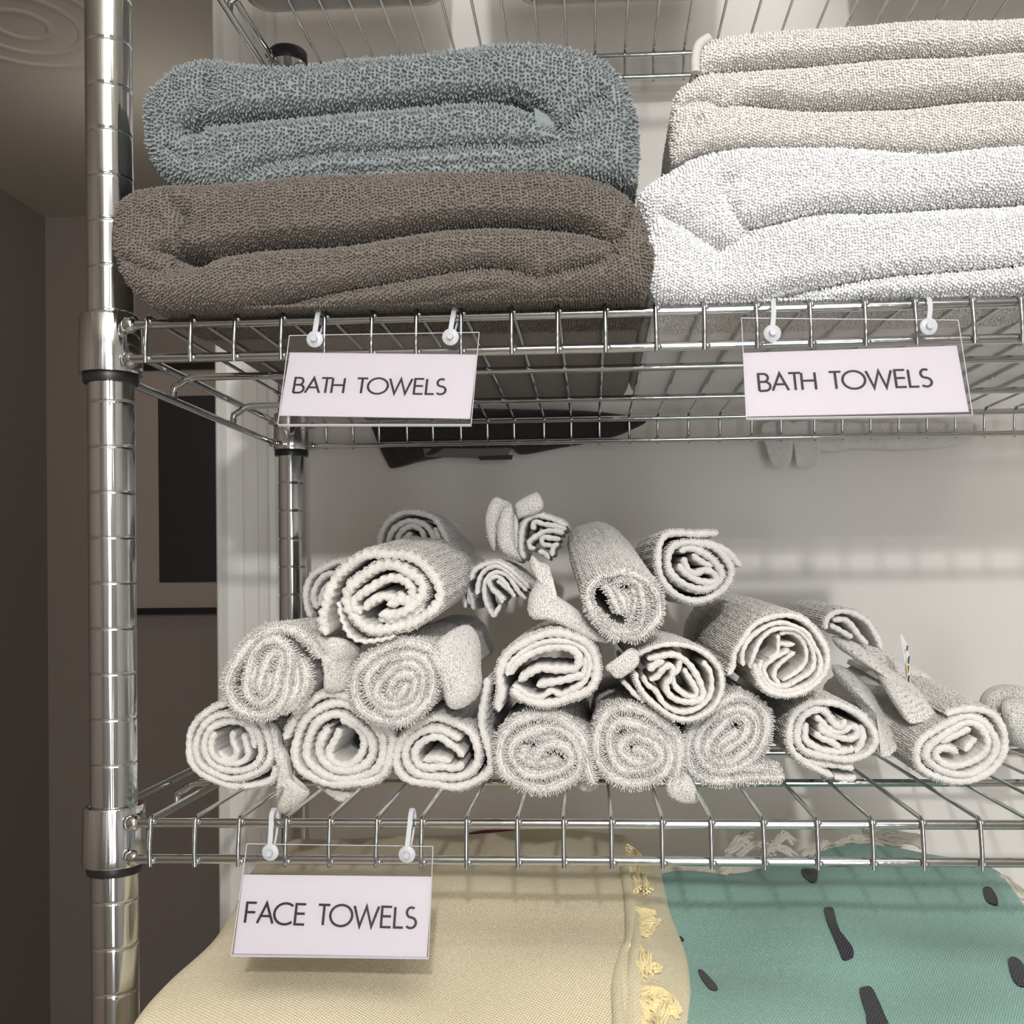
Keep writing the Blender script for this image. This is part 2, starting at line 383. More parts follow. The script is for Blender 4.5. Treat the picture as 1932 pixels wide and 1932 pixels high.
def bath_towel(name, label, cat, outline, creases, Yf, Yb, R, m, pitch, tlen, trad, spine, group=None, wob=1.2, side_x=None, zmin=None):
    """a thick folded towel: rounded layers parted by creases at the front, straight body behind"""
    o2 = np.array([un(x, y, Yf) for x, y in outline])[:, [0, 2]]
    O = smooth_line(o2, 1.5, True)
    if zmin is not None: O[:, 1] = np.maximum(O[:, 1], zmin)
    C = [(smooth_line(np.array([un(x, y, Yf) for x, y in c])[:, [0, 2]], 3.0), hw, dp) for c, hw, dp in creases]
    ph = rng.uniform(0, 6, 8)
    def depth(Q):
        d, _ = seg_dist(Q, np.vstack([O, O[:1]]))
        u = 1-np.clip(d/R, 0, 1); y = Yf + R*(1-np.sqrt(np.clip(1-u*u, 0, 1)))
        for c, hw, dp in C:
            d, t = seg_dist(Q, c); fade = np.clip(np.minimum(t, 1-t)*9+.25, 0, 1)
            u = 1-np.clip(d/hw, 0, 1); y = y + (14*np.clip((u-.80)/.2, 0, 1)*fade if dp > 6.5 else 0); y = y + 1.7*dp*fade*(1-np.sqrt(np.clip(1-u*u, 0, 1)))**.8
        x, z = Q[:, 0], Q[:, 1]
        y += wob*(np.sin(x/23+ph[0]+z/31)+.6*np.sin(x/11+ph[1]-z/17)+.5*np.sin(z/9+x/40+ph[2]))
        return y
    s0, s1 = [un(x, y, Yf)[[0, 2]] for x, y in spine]
    t = np.clip(((O-s0)@(s1-s0))/((s1-s0)@(s1-s0)), 0, 1); Sp = s0+t[:, None]*(s1-s0)
    NR = 46; r = np.sin(np.linspace(0, math.pi/2, NR))**.9
    G = Sp[:, None]+(O-Sp)[:, None]*r[None, :, None]
    Y = depth(G.reshape(-1, 2)).reshape(G.shape[:2])
    P = np.stack([G[..., 0], Y, G[..., 1]], -1)
    cen = O.mean(0); ys = np.array([Yf+R+8, Yf+R+30, Yf+R+80, (Yf+Yb)/2+20, Yb-25, Yb-10, Yb-3, Yb]); sh = [1, 1, 1, 1, 1, .97, .92, .8]
    ring = [np.stack([np.where(s < 1, cen[0]+(O[:, 0]-cen[0])*(1-(1-s)*.25), O[:, 0]), np.full(len(O), y), cen[1]+(O[:, 1]-cen[1])*s], -1) for y, s in zip(ys, sh)]
    ring.append(np.stack([Sp[:, 0], np.full(len(O), Yb), Sp[:, 1]], -1))
    P = np.concatenate([P]+[q[:, None] for q in ring], 1)
    mb = MB(); mb.grid(P, cu=True)
    # yarn loops in rows along the folds
    lo, hi = O.min(0), O.max(0); pts = []
    xs = np.arange(lo[0], min(hi[0], 650), pitch)
    fine = np.arange(lo[1], hi[1], .35)
    for i, x in enumerate(xs):
        q = np.stack([np.full(len(fine), x), fine], -1); q = q[inside(q, O)]
        if len(q) < 3: continue
        y = depth(q); e = 1e-1; yx = (depth(q+[e, 0])-y)/e
        s = np.concatenate([[0], np.cumsum(np.hypot(np.diff(q[:, 1]), np.minimum(np.abs(np.diff(y)), 3)))])
        k = np.arange((i % 2)*.5*pitch, s[-1], pitch); z = np.interp(k, s, q[:, 1]); yy = np.interp(k, s, y); gx = np.abs(np.interp(k, s, yx))
        zx = x + .9*np.sin(z/7+ph[3]) + rng.normal(0, .06*pitch, len(z))
        pts.append(np.stack([zx, z+rng.normal(0, .06*pitch, len(z))], -1))
        ex = gx > 1.0
        for rep in range(4):
            kk = ex & (gx > rep*.9+.9)
            if kk.any(): pts.append(np.stack([zx[kk]+rng.uniform(-.5, .5, kk.sum())*pitch, z[kk]+rng.uniform(-.5, .5, kk.sum())*pitch], -1))
    Q = np.concatenate(pts); Q = Q[inside(Q, O)]; e = .25
    y = depth(Q); gx = (depth(Q+[e, 0])-depth(Q-[e, 0]))/(2*e); gz = (depth(Q+[0, e])-depth(Q-[0, e]))/(2*e)
    N = np.stack([gx, -np.ones(len(Q)), gz], -1); N /= np.linalg.norm(N, axis=1)[:, None]
    PP = np.stack([Q[:, 0], y, Q[:, 1]], -1); k = facing(PP, N, -.35)
    for c, hw, dp in C:
        if dp > 6.5:
            d, t = seg_dist(Q, c); k &= ~((d < 1.0) & (np.minimum(t, 1-t) > .03))
    tufts(mb, PP[k], N[k], tlen, trad)
    # loops on the sides running back
    T = np.roll(O, -1, 0)-np.roll(O, 1, 0); T /= np.linalg.norm(T, axis=1)[:, None]; area = .5*np.sum(O[:, 0]*np.roll(O[:, 1], -1)-np.roll(O[:, 0], -1)*O[:, 1])
    nn = np.stack([T[:, 1], -T[:, 0]], -1)*(1 if area > 0 else -1)
    dd = np.arange(Yf+R-2, Yf+R+70, pitch*1.05); idx = np.arange(0, len(O), max(1, int(round(pitch/1.5))))
    A, B = np.meshgrid(idx, dd, indexing='ij'); A = A.ravel(); B = B.ravel()
    PP = np.stack([O[A, 0], B+rng.normal(0, .3, len(B)), O[A, 1]], -1); N = np.stack([nn[A, 0], np.zeros(len(A)), nn[A, 1]], -1)
    k = facing(PP, N, -.12) & (PP[:, 0] < 650); tufts(mb, PP[k], N[k], tlen, trad)
    return tag(mb.build(name, m), label, cat, group), depth

grey_o = [(262,225),(270,175),(305,135),(350,112),(400,108),(470,120),(560,118),(650,102),(760,98),(860,88),(950,80),(1040,80),(1110,95),(1160,128),(1190,178),(1198,240),(1196,300),(1184,352),(1090,345),(900,335),(700,338),(500,345),(380,345),(310,325),(272,275)]
grey_c = [([(372,232),(400,226),(440,221),(520,213),(600,207),(750,190),(850,180),(950,184),(1005,203),(1045,232),(1062,243)], 9, 15),
          ([(376,228),(368,200),(392,165),(384,140)], 9, 5), ([(335,238),(356,234),(382,226)], 11, 16),
          ([(300,260),(330,285),(380,290),(430,270)], 7, 2.5),
          ([(955,170),(985,178),(1010,193),(1040,215)], 7, 8), ([(1062,243),(1085,215),(1120,190),(1150,165)], 9, 5),
          ([(425,335),(470,312),(540,298),(650,284),(780,276),(900,270),(1000,268),(1080,264),(1130,255)], 7, 6),
          ([(600,322),(700,314),(850,303),(960,296),(1040,280)], 4, 2.5), ([(1060,300),(1100,290),(1160,300)], 5, 2)]
bath_towel('bath_towel', 'blue-grey fluffy bath towel folded on top of the brown one', 'towel', grey_o, grey_c, -22, 288, 11, M['grey'], 2.0, 2.7, .74, ((400,230),(1090,225)), 'folded bath towels on the middle shelf', zmin=176.5)
t_grey = bpy.data.objects['bath_towel']
mb = MB(); pl = [un(1008,203,-19), un(1047,226,-17), un(1043,247,-19), un(1010,238,-21)]
mb.add(pl+[p+np.array([0,4,0]) for p in pl], [(0,1,2,3),(7,6,5,4),(0,4,5,1),(1,5,6,2),(2,6,7,3),(3,7,4,0)]); mb.build('woven_band', M['greyband'], t_grey)

brown_o = [(204,410),(214,376),(250,352),(320,342),(400,338),(500,331),(600,324),(750,317),(900,314),(1020,316),(1100,327),(1160,348),(1203,387),(1226,440),(1230,490),(1218,540),(1188,578),(1120,596),(900,600),(600,602),(400,598),(300,582),(240,538),(210,478)]
brown_c = [([(296,470),(330,474),(372,479),(420,468),(520,455),(650,450),(750,435),(850,418),(950,415),(1040,420),(1090,425),(1130,442),(1158,456)], 9, 15),
           ([(338,474),(336,440),(345,410),(318,372)], 8, 5), ([(225,480),(262,502),(320,508),(390,490)], 7, 3.5), ([(318,474),(350,482),(385,478)], 10, 16),
           ([(425,597),(470,572),(540,556),(650,540),(750,524),(850,507),(920,499),(990,508),(1020,522)], 8, 8),
           ([(1158,456),(1180,432),(1190,400)], 7, 4), ([(1020,515),(1080,502),(1130,490),(1170,470)], 6, 5),
           ([(560,594),(700,572),(850,548),(960,535)], 4, 2), ([(1100,340),(1060,350),(980,352)], 6, 1.5)]
t_brown, _ = bath_towel('bath_towel', 'taupe brown bath towel folded at the bottom of the left stack on the wire shelf', 'towel', brown_o, brown_c, -34, 292, 12, M['brown'], 1.72, 1.6, .70, ((330,460),(1110,460)), 'folded bath towels on the middle shelf', zmin=111.0)

beige_o = [(1314,105),(1326,78),(1360,63),(1420,54),(1600,42),(1800,30),(1932,24),(2350,2),(2350,255),(1932,264),(1800,275),(1700,273),(1500,270),(1400,271),(1340,276),(1300,284),(1271,292),(1272,200),(1284,162),(1310,140)]
beige_c = [([(1300,139),(1340,128),(1400,122),(1500,113),(1600,105),(1800,97),(1932,85),(2350,55)], 7, 11),
           ([(1362,198),(1400,190),(1450,188),(1550,192),(1700,190),(1800,181),(1932,175),(2350,150)], 8, 13),
           ([(1362,198),(1330,185),(1300,190),(1280,200)], 7, 5), ([(1320,215),(1310,250),(1300,280)], 6, 3)]
bath_towel('bath_towel', 'pale beige bath towel folded in layers on top of the white one', 'towel', beige_o, beige_c, -14, 286, 9, M['beige'], 1.45, 1.15, .74, ((1340,170),(2300,130)), 'folded bath towels on the middle shelf', zmin=187.5)
t_beige = bpy.data.objects['bath_towel.002']
mb = MB(); line = smooth_line([un(1312,137,-12), un(1312,112,-12), un(1318,86,-12), un(1336,72,-8)], 2)
mb.tube(line, 2.6, 10); mb.build('woven_band', M['band'], t_beige)

white_o = [(1210,365),(1228,336),(1272,310),(1320,286),(1400,272),(1500,270),(1700,274),(1800,277),(1932,268),(2350,250),(2350,588),(1932,590),(1700,600),(1500,606),(1400,608),(1330,602),(1262,575),(1226,530),(1216,470),(1226,420)]
white_c = [([(1386,396),(1405,415),(1425,421),(1480,411),(1560,395),(1700,388),(1850,376),(1932,372),(2350,345)], 10, 11),
           ([(1425,421),(1390,450),(1365,458),(1330,445),(1290,420),(1245,398)], 10, 6), ([(1365,458),(1352,490),(1330,530)], 8, 3),
           ([(1420,578),(1480,548),(1600,526),(1750,510),(1932,495),(2350,465)], 8, 7), ([(1386,396),(1370,360),(1385,325)], 9, 3.5)]
bath_towel('bath_towel', 'bright white fluffy bath towel at the bottom of the right stack', 'towel', white_o, white_c, -22, 292, 13, M['white'], 1.6, 1.5, .84, ((1330,430),(2300,400)), 'folded bath towels on the middle shelf', wob=1.8, zmin=111.0)

# ------------------------------------------------------------------ patches of cloth
def patch(outline, Y, t, m, name, parent, bulge=0, curl=0.0, label=None, fuzz=None, wav=.8):
    """a free corner or hanging piece of cloth with real thickness; Y is one depth or one per outline point"""
    Ys = np.full(len(outline), Y, float) if np.isscalar(Y) else np.array(Y, float)
    p3 = np.array([un(x, y, d) for (x, y), d in zip(outline, Ys)])
    O = smooth_line(p3, 1.6, True); c = O.mean(0); ph = rng.uniform(0, 6, 3)
    r = np.sin(np.linspace(0, math.pi/2, 12)); G = c+(O-c)[:, None]*r[None, :, None]
    prof = np.sqrt(np.clip(1-np.clip((r-.72)/.28, 0, 1)**2, 0, 1)); mid = (1-r**2)*bulge
    w_ = wav*(np.sin(G[..., 0]/6+ph[0])+np.sin(G[..., 2]/8+ph[1]))
    f = G.copy(); f[..., 1] += -t/2*prof-mid+w_; b = G.copy(); b[..., 1] += t/2*prof-mid+w_
    mb = MB(); mb.grid(np.concatenate([f, b[:, ::-1]], 1), cu=True)
    if fuzz:
        pitch, tl, tr = fuzz; lo, hi = O.min(0), O.max(0)
        gx, gz = np.meshgrid(np.arange(lo[0], hi[0], pitch), np.arange(lo[2], hi[2], pitch)); Q = np.stack([gx.ravel(), gz.ravel()], -1)+rng.normal(0, .2*pitch, (gx.size, 2))
        Q = Q[inside(Q, O[:, [0, 2]])]
        if len(Q):
            F_ = f[:, :11].reshape(-1, 3); out = []
            for q in Q:
                k = np.argmin((F_[:, 0]-q[0])**2+(F_[:, 2]-q[1])**2); out.append([q[0], F_[k, 1], q[1]])
            out = np.array(out); N = np.tile([0, -1.0, .15], (len(out), 1)); tufts(mb, out, N, tl, tr)
    o = mb.build(name, m, parent)
    if label: o['label'] = label
    return o

# ------------------------------------------------------------------ rolled face towels
CR = {'A1': (330,1300,6.44), 'A2': (520,1290,7.431), 'A3': (720,1290,8.05), 'A4': (910,1300,8.05), 'A5': (1100,1290,8.05), 'A6': (1280,1280,8.78),
      'A7': (1440,1270,8.05), 'A8': (1660,1180,6.037), 'B1': (400,1160,7.431), 'B2': (640,1160,6.44), 'B3': (900,1160,7.156), 'B4': (1130,1140,7.431),
      'B5': (1340,1110,5.682), 'B6': (560,950,5.682), 'B7': (860,910,7.156), 'B8': (1040,960,4.954)}
GRP = 'rolled face towels piled on the lower shelf'
def strand(mb, pts3, t, axis, L, terry=None, body=None, outer=1, jag=.5, fl=110, rope=False):
    """one run of cloth: its front edge follows pts3, its sheet runs back along axis for L"""
    c = smooth_line(pts3, 1.3); n = len(c)
    T = np.gradient(c, axis=0); T[:, 1] = 0; T /= np.linalg.norm(T, axis=1)[:, None]+1e-9
    N = np.stack([T[:, 2], np.zeros(n), -T[:, 0]], -1)
    s = np.arange(n)*1.3; end = np.minimum(s, s[-1]-s); h = t/2
    w_ = np.sqrt(np.clip(1-(1-np.clip(end/h, 0, 1))**2, .02, 1))
    ph = rng.uniform(0, 6, 4)
    hh = h*w_*(1+.07*np.sin(s/3.1+ph[0])+.13*np.sin(s/.8+ph[1]+1.2*np.sin(s/7)))
    c = c+N*(jag*.5*np.sin(s/4.3+ph[2]))[:, None]; dy = jag*np.sin(s/5.7+ph[3])+.4*jag*np.sin(s/2.3)
    A = np.array(axis, float)
    a = np.linspace(0, math.pi, 9)
    cross = [(-1, L), (-1, L*.55), (-1, L*.25), (-1, L*.1)] + [(-math.cos(x), h*(1-math.sin(x))) for x in a] + [(1, L*.1), (1, L*.25), (1, L*.55), (1, L)]
    P = np.zeros((n, len(cross), 3))
    for k, (u, v) in enumerate(cross):
        vv = v+dy*max(0, 1-v/40)
        P[:, k] = c + N*(u*hh)[:, None] + A[None]*vv[:, None]
        if rope and v < 14: P[:, k] += (N*u*.55+np.array([0, -.35, 0]))*np.sin(s*1.25+k*.55)[:, None]
    mb.grid(P); b0 = mb.n-n*len(cross); m_ = len(cross)
    mb.f.append(tuple(range(b0+m_-1, b0-1, -1))); mb.f.append(tuple(range(mb.n-m_, mb.n)))
    if terry:
        pitch, tl, tr = terry
        for u in (-1, 1):
            for v in (-.2, .5*h, 1.5*h, 2.4*h):
                k = np.arange(0, n, 1)[rng.uniform(0, 1, n) < 1.3/pitch]; 
                nd = N[k]*u*(1 if v > 0 else .55)+np.array([0, -.35 if v > 0 else -1.0, 0]); nd /= np.linalg.norm(nd, axis=1)[:, None]
                p = c[k]+N[k]*(u*hh[k]*(1 if v > 0 else .55))[:, None]+A*max(v, .3)
                tufts(mb, p, nd, tl, tr, .22)
        k = np.arange(0, n)[rng.uniform(0, 1, n) < 1.3/pitch*1.2]; tufts(mb, c[k]+A*.2, np.tile([0, -1.0, 0], (len(k), 1))+N[k]*rng.uniform(-.6, .6, (len(k), 1)), tl*.75, tr, .3)
    if body:
        pitch, tl, tr = body; ds = np.arange(0, n*1.3, pitch); dv = np.arange(h*.9, fl, pitch*.95)
        SS, VV = np.meshgrid(ds, dv, indexing='ij'); SS = SS.ravel()+rng.normal(0, .12, SS.size)*pitch; VV = VV.ravel()+rng.normal(0, .12, VV.size)*pitch
        f = lambda arr: np.stack([np.interp(SS, s, arr[:, j]) for j in range(3)], -1)
        nn = f(N)*outer; nn /= np.linalg.norm(nn, axis=1)[:, None]+1e-9; p = f(c)+nn*np.interp(SS, s, hh)[:, None]+A*VV[:, None]
        k = facing(p, nn, -.2); tufts(mb, p[k], nn[k], tl, tr, .3)
def roll(label, crop, Yf, t, strands, terry=False, axis=(0, 1, 0), L=185, body=(1.25, 1.0, .42), m='face', jag=.5, flaps=(), fl=105, tt=None, rope=False):
    ox, oy, s = CR[crop]; P2 = lambda x, y: (ox+x/s, oy+y/s)
    A = np.array(axis, float); sc = s*F/(Yf-CAM[1])        # crop pixels per millimetre
    mb = MB(); allp = []
    for i, st in enumerate(strands):
        p3 = np.array([un(*P2(x, y), Yf) for x, y in st]); allp.append(p3)
        cen = np.vstack(allp).mean(0)
        c = smooth_line(p3, 3); T = np.gradient(c, axis=0); Nn = np.stack([T[:, 2], -T[:, 0]], -1)
        out = 1 if np.sum(Nn*(c-cen)[:, [0, 2]]) > 0 else -1
        th = (t if tt is None or i not in tt else tt[i])/s/(F/(Yf-CAM[1]))
        strand(mb, p3+(np.array([0, .8*i, 0])), th*(.86 if terry else 1), A, L if i == 0 else min(L, 55), ((1.05, 2.3, .42) if terry else None), (body if i == 0 else None), out, jag, fl, rope)
    c0 = np.vstack(allp); org = (c0[:, 0].mean(), Yf, c0[:, 2].min())
    if flaps:
        e = thing('face_towel', label, 'towel', org, GRP)
        mb.build('rolled_cloth', M[m], e)
        for fo, fy, ft, fb in flaps:
            patch(fo, fy, ft, M[m], 'loose_corner', e, fb, fuzz=((1.35, 1.0, .42) if ft > 0 else None))
        return e
    return tag(mb.build('face_towel', M[m]), label, 'towel', GRP)

# bottom row, left to right
roll('plain-edged off-white roll at the left end of the bottom row', 'A1', 62, 80, [
    [(1215,930),(1150,1110),(960,1180),(700,1190),(460,1120),(270,1000),(170,850),(150,670),(190,500),(300,350),(470,230),(680,190),(900,280),(1050,440),(1130,640),(1145,820),(1060,970),(900,1060),(680,1095),(470,1035),(315,935),(245,790),(250,620),(320,470),(450,360),(620,310),(800,340),(940,460),(1020,620),(1030,800),(950,930),(800,1000),(610,995),(440,915),(350,790),(345,640),(420,500),(560,420),(720,400),(850,440),(930,560),(960,720)],
    [(815,540),(850,660),(870,800),(800,890),(660,915),(520,880),(440,780),(430,640),(480,520)],
    [(690,505),(685,620),(730,750),(690,850),(590,850),(510,760)]],
    flaps=[([(498,1362),(523,1368),(530,1400),(543,1425),(556,1480),(585,1492),(572,1512),(545,1532),(528,1533),(524,1500),(524,1450),(515,1410),(500,1385)], 70, 9, 2)])
roll('plain-edged roll with an open dark core, second from left in the bottom row', 'A2', 60, 118, [
    [(115,780),(200,600),(310,420),(470,260),(650,170),(850,150),(1080,240),(1300,440),(1500,600),(1615,760),(1590,1000),(1560,1150),(1480,1290),(1250,1390),(950,1420),(700,1400),(480,1320),(310,1170),(250,950),(310,700),(450,470),(700,310),(950,300),(1200,420),(1400,640),(1490,800),(1480,1050),(1350,1240),(1100,1340),(850,1340),(600,1250),(440,1080),(425,900),(480,700),(600,530),(850,440),(1060,520),(1250,680),(1345,850),(1340,1000),(1250,1130),(1060,1225),(850,1225),(690,1130),(600,980),(610,830),(680,700),(760,620)],
    [(895,620),(850,750),(770,880),(725,980),(770,1080),(880,1140),(1030,1140),(1150,1050),(1215,920),(1220,780),(1150,650),(1020,550),(900,500)]],
    flaps=[([(586,1462),(620,1484),(650,1490),(672,1498),(662,1507),(645,1512),(622,1498),(596,1482)], 72, 6, 1)])
roll('plain-edged roll with a long tail standing up on its right, third in the bottom row', 'A3', 60, 122, [
    [(1600,-100),(1590,60),(1560,250),(1520,450),(1510,650),(1590,880),(1640,1080),(1635,1300),(1500,1450),(1300,1545),(1050,1575),(800,1540),(500,1500),(300,1400),(215,1250),(225,1050),(300,850),(430,700),(600,590),(800,530),(1000,560),(1200,650),(1350,770),(1440,950),(1460,1130),(1420,1250),(1300,1370),(1100,1440),(850,1430),(600,1400),(440,1320),(355,1170),(365,980),(440,850),(570,750),(730,700),(900,710),(1050,780),(1190,860)],
    [(1240,1120),(1130,1000),(1000,920),(900,830),(760,820),(610,890),(510,1010),(500,1150),(570,1260),(720,1300),(900,1270),(1100,1290),(1260,1240)],
    [(620,1180),(760,1150),(900,1160),(1050,1200)]])
roll('shaggy-edged roll, fourth from left in the bottom row', 'A4', 50, 175, [
    [(1680,1440),(1600,1180),(1560,900),(1460,680),(1250,500),(1000,410),(700,420),(450,560),(300,750),(250,950),(300,1180),(450,1370),(700,1490),(950,1520),(1200,1450),(1400,1330),(1500,1150),(1490,970),(1420,800),(1290,670),(1100,600),(850,620),(650,700),(500,800),(430,950),(480,1120),(620,1260),(800,1320),(1000,1290),(1200,1230),(1340,1110),(1340,970),(1220,860),(1050,850),(900,920),(850,1000),(760,1040),(660,960),(600,870)],
    [(560,980),(640,1080),(800,1130),(1000,1120),(1180,1100)], [(640,700),(900,740),(1150,740)], [(800,1200),(1000,1200),(1200,1130)]], terry=True,
    flaps=[([(1098,1455),(1120,1470),(1132,1478),(1122,1490),(1104,1494),(1092,1484)], 72, 7, 2)])
roll('shaggy-edged roll with a drooping corner, fifth from left in the bottom row', 'A5', 50, 170, [
    [(1380,1600),(1450,1300),(1480,1000),(1380,760),(1150,560),(900,420),(650,350),(400,440),(250,650),(200,900),(240,1150),(360,1350),(560,1480),(800,1520),(1050,1480),(1250,1330),(1330,1120),(1300,950),(1150,800),(950,680),(750,600),(550,580),(430,700),(395,900),(440,1100),(560,1280),(750,1330),(950,1310),(1120,1220),(1180,1080),(1100,930),(950,840),(780,800),(650,860),(570,960),(610,1080),(750,1180),(920,1190),(1040,1140),(900,1030),(760,980)],
    [(1250,780),(1400,950),(1450,1150),(1380,1380)], [(700,700),(900,740),(1100,820)]], terry=True,
    flaps=[([(1256,1470),(1275,1450),(1298,1462),(1310,1480),(1320,1508),(1300,1516),(1275,1510),(1258,1495)], 56, 8, 3)])
roll('shaggy-edged roll leaning right, sixth from left in the bottom row', 'A6', 62, 180, [
    [(1750,1640),(1400,1640),(1000,1680),(600,1700),(310,1600),(170,1400),(140,1150),(190,950),(320,770),(480,600),(650,470),(850,340),(1050,310),(1290,420),(1440,600),(1470,850),(1420,1080),(1300,1270),(1100,1430),(850,1520),(600,1510),(410,1370),(310,1150),(350,930),(500,740),(700,600),(900,520),(1100,520),(1290,650),(1320,850),(1250,1050),(1100,1220),(900,1370),(700,1390),(530,1280),(480,1130),(560,960),(720,800),(850,680),(1000,620),(1140,700),(1140,850),(1050,1000),(880,1130),(720,1240),(650,1180),(760,1050),(920,930),(980,850)],
    [(1000,1500),(1300,1480),(1700,1560)]], terry=True)
roll('roll with a crumpled core and folded hems below, seventh in the bottom row', 'A7', 66, 105, [
    [(1070,1570),(850,1480),(650,1370),(470,1200),(400,1000),(410,800),(500,620),(700,480),(880,440),(1100,470),(1300,550),(1500,650),(1650,830),(1710,1000),(1680,1150),(1550,1270),(1300,1320),(1050,1300),(800,1250),(620,1160),(530,1000),(540,830),(610,680),(750,590),(900,570),(1010,650),(1080,760),(1180,830),(1240,760),(1230,690)],
    [(790,670),(900,740),(1000,850),(1120,900),(1230,900),(1340,830),(1430,850),(1440,960),(1330,1020),(1180,990),(1000,920),(900,860),(850,760)],
    [(790,900),(900,1000),(1050,1060),(1150,1130),(1180,1170)], [(680,760),(670,900),(670,1030),(760,1110),(900,1180),(1080,1200),(1250,1200),(1370,1180),(1340,1110)],
    [(700,1350),(900,1390),(1150,1430),(1400,1470)], [(1100,1610),(1250,1630),(1390,1620),(1420,1560)], [(1500,800),(1560,950),(1520,1120),(1430,1230)]], axis=(-.03,1,.02))
roll('roll with a printed tag and loose hems, lying apart at the right end', 'A8', 66, 82, [
    [(760,1025),(950,965),(1150,965),(1330,1050),(1430,1220),(1440,1400),(1375,1570),(1220,1710),(1000,1780),(800,1780),(600,1710),(460,1600),(430,1450),(480,1330),(610,1230),(760,1130),(950,1055),(1130,1075),(1270,1180),(1335,1340),(1310,1500),(1190,1640),(1000,1705),(800,1690),(630,1610),(550,1500),(590,1380),(700,1280),(850,1190),(1000,1120),(1130,1140),(1215,1240),(1240,1370),(1170,1500),(1030,1580),(850,1610),(710,1560),(650,1480),(710,1410),(820,1420),(900,1470)],
    [(1050,1180),(930,1230),(800,1300),(700,1340)], [(1130,1300),(1060,1360),(980,1440)]], axis=(-.10,1,.10), L=170,
    flaps=[([(1570,1200),(1610,1210),(1640,1232),(1680,1262),(1720,1290),(1768,1340),(1765,1352),(1735,1365),(1712,1362),(1690,1335),(1668,1300),(1650,1270),(1625,1245),(1585,1225)], [150,145,140,130,120,88,82,80,82,95,110,125,135,145], 10, 3),
           ([(1570,1255),(1600,1262),(1640,1300),(1670,1340),(1700,1370),(1722,1382),(1700,1405),(1676,1428),(1660,1425),(1662,1395),(1640,1360),(1610,1320),(1580,1285)], [165,160,150,135,110,95,92,90,92,110,130,150,162], 8, 2),
           ([(1600,1215),(1650,1215),(1700,1245),(1740,1265),(1765,1290),(1760,1330),(1720,1300),(1680,1270),(1630,1240)], [190,185,175,168,160,140,150,165,180], 6, 4)])
e8 = bpy.data.objects['face_towel.007']
mb = MB(); ln = [un(1715,1297,118), un(1713,1262,119), un(1711,1235,120), un(1707,1215,122), un(1700,1197,124)]; wd = [3.4, 4.6, 5.4, 5, 1.8]
V = []
for k, (p, q) in enumerate(zip(ln, wd)):
    V.append([p+np.array([-.42*q, 0, 0]), p+np.array([.42*q, q*.5, 0]), p+np.array([.42*q, q*.5+.35, 0]), p+np.array([-.42*q, .35, 0])])
mb.grid(np.array(V), cv=True); tg = mb.build('care_tag', M['tag'], e8); tg['label'] = 'white satin care tag standing up with black print'
mb = MB()
for i, (x, y0, y1) in enumerate(((1715,1238,1252),(1714,1256,1270),(1715,1274,1292),(1712,1218,1228))):
    a, b = un(x, y0, 117.2), un(x-1, y1, 116.4); mb.add([a+[-.4,0,0], a+[.5,0,0], b+[.5,0,0], b+[-.4,0,0], a+[-.4,.3,0], a+[.5,.3,0], b+[.5,.3,0], b+[-.4,.3,0]], [(0,1,2,3),(4,7,6,5),(0,4,5,1),(2,6,7,3)])
mb.build('print', M['ink'], tg, smooth=False)
mb = MB(); a, b = un(1711,1250,116), un(1712,1276,116); mb.add([a+[-.4,0,0], a+[.5,0,0], b+[.5,0,0], b+[-.4,0,0], a+[-.4,.3,0], a+[.5,.3,0], b+[.5,.3,0], b+[-.4,.3,0]], [(0,1,2,3),(4,7,6,5),(0,4,5,1),(2,6,7,3)])
mb.build('yellow_stripe', M['tag_y'], tg, smooth=False)

# second row
roll('shaggy roll at the left end of the second row', 'B1', 44, 150, [
    [(1500,600),(1400,420),(1200,250),(950,190),(720,240),(520,400),(350,620),(240,830),(210,1050),(290,1240),(460,1370),(700,1410),(880,1340),(1000,1150),(1050,900),(1080,700),(1060,530),(970,390),(820,330),(690,400),(570,560),(510,760),(480,980),(510,1140),(620,1240),(770,1200),(870,1070),(910,850),(980,650),(950,530),(860,530),(770,640),(700,800),(650,1000),(700,1090),(780,1000),(810,820)],
    [(600,700),(560,900),(580,1080)], [(1120,560),(1170,760),(1180,980),(1090,1200),(900,1370)], [(1220,620),(1290,800),(1290,1000),(1200,1180),(1040,1350)]], terry=True, axis=(0,1,0),
    flaps=[([(582,1195),(610,1200),(650,1205),(680,1225),(682,1250),(668,1290),(650,1302),(615,1304),(612,1270),(606,1240),(592,1222)], [56,52,50,58,66,66,60,56,52,50,52], 8, 4)], m='face2')
roll('shaggy round roll with a loose corner hanging at its right, second row', 'B2', 42, 130, [
    [(1330,880),(1240,660),(1150,480),(1000,370),(760,345),(550,410),(350,540),(210,690),(165,850),(190,1020),(310,1190),(500,1280),(700,1300),(900,1220),(1050,1070),(1120,880),(1120,690),(1020,540),(850,490),(650,510),(460,610),(340,780),(350,950),(460,1100),(610,1180),(780,1170),(930,1070),(1000,900),(1020,750),(950,640),(830,600),(690,630),(570,720),(470,850),(460,980),(570,1070),(700,1080),(850,1000),(900,880),(920,770),(850,710),(750,730),(650,820),(610,950),(690,1010),(780,920),(820,820)]], terry=True, axis=(.05,1,.04),
    flaps=[([(812,1225),(850,1190),(885,1180),(905,1210),(908,1262),(909,1290),(898,1318),(870,1337),(848,1335),(838,1310),(832,1280),(815,1250)], [50,62,74,74,66,58,56,52,50,50,50,48], 13, 7)])
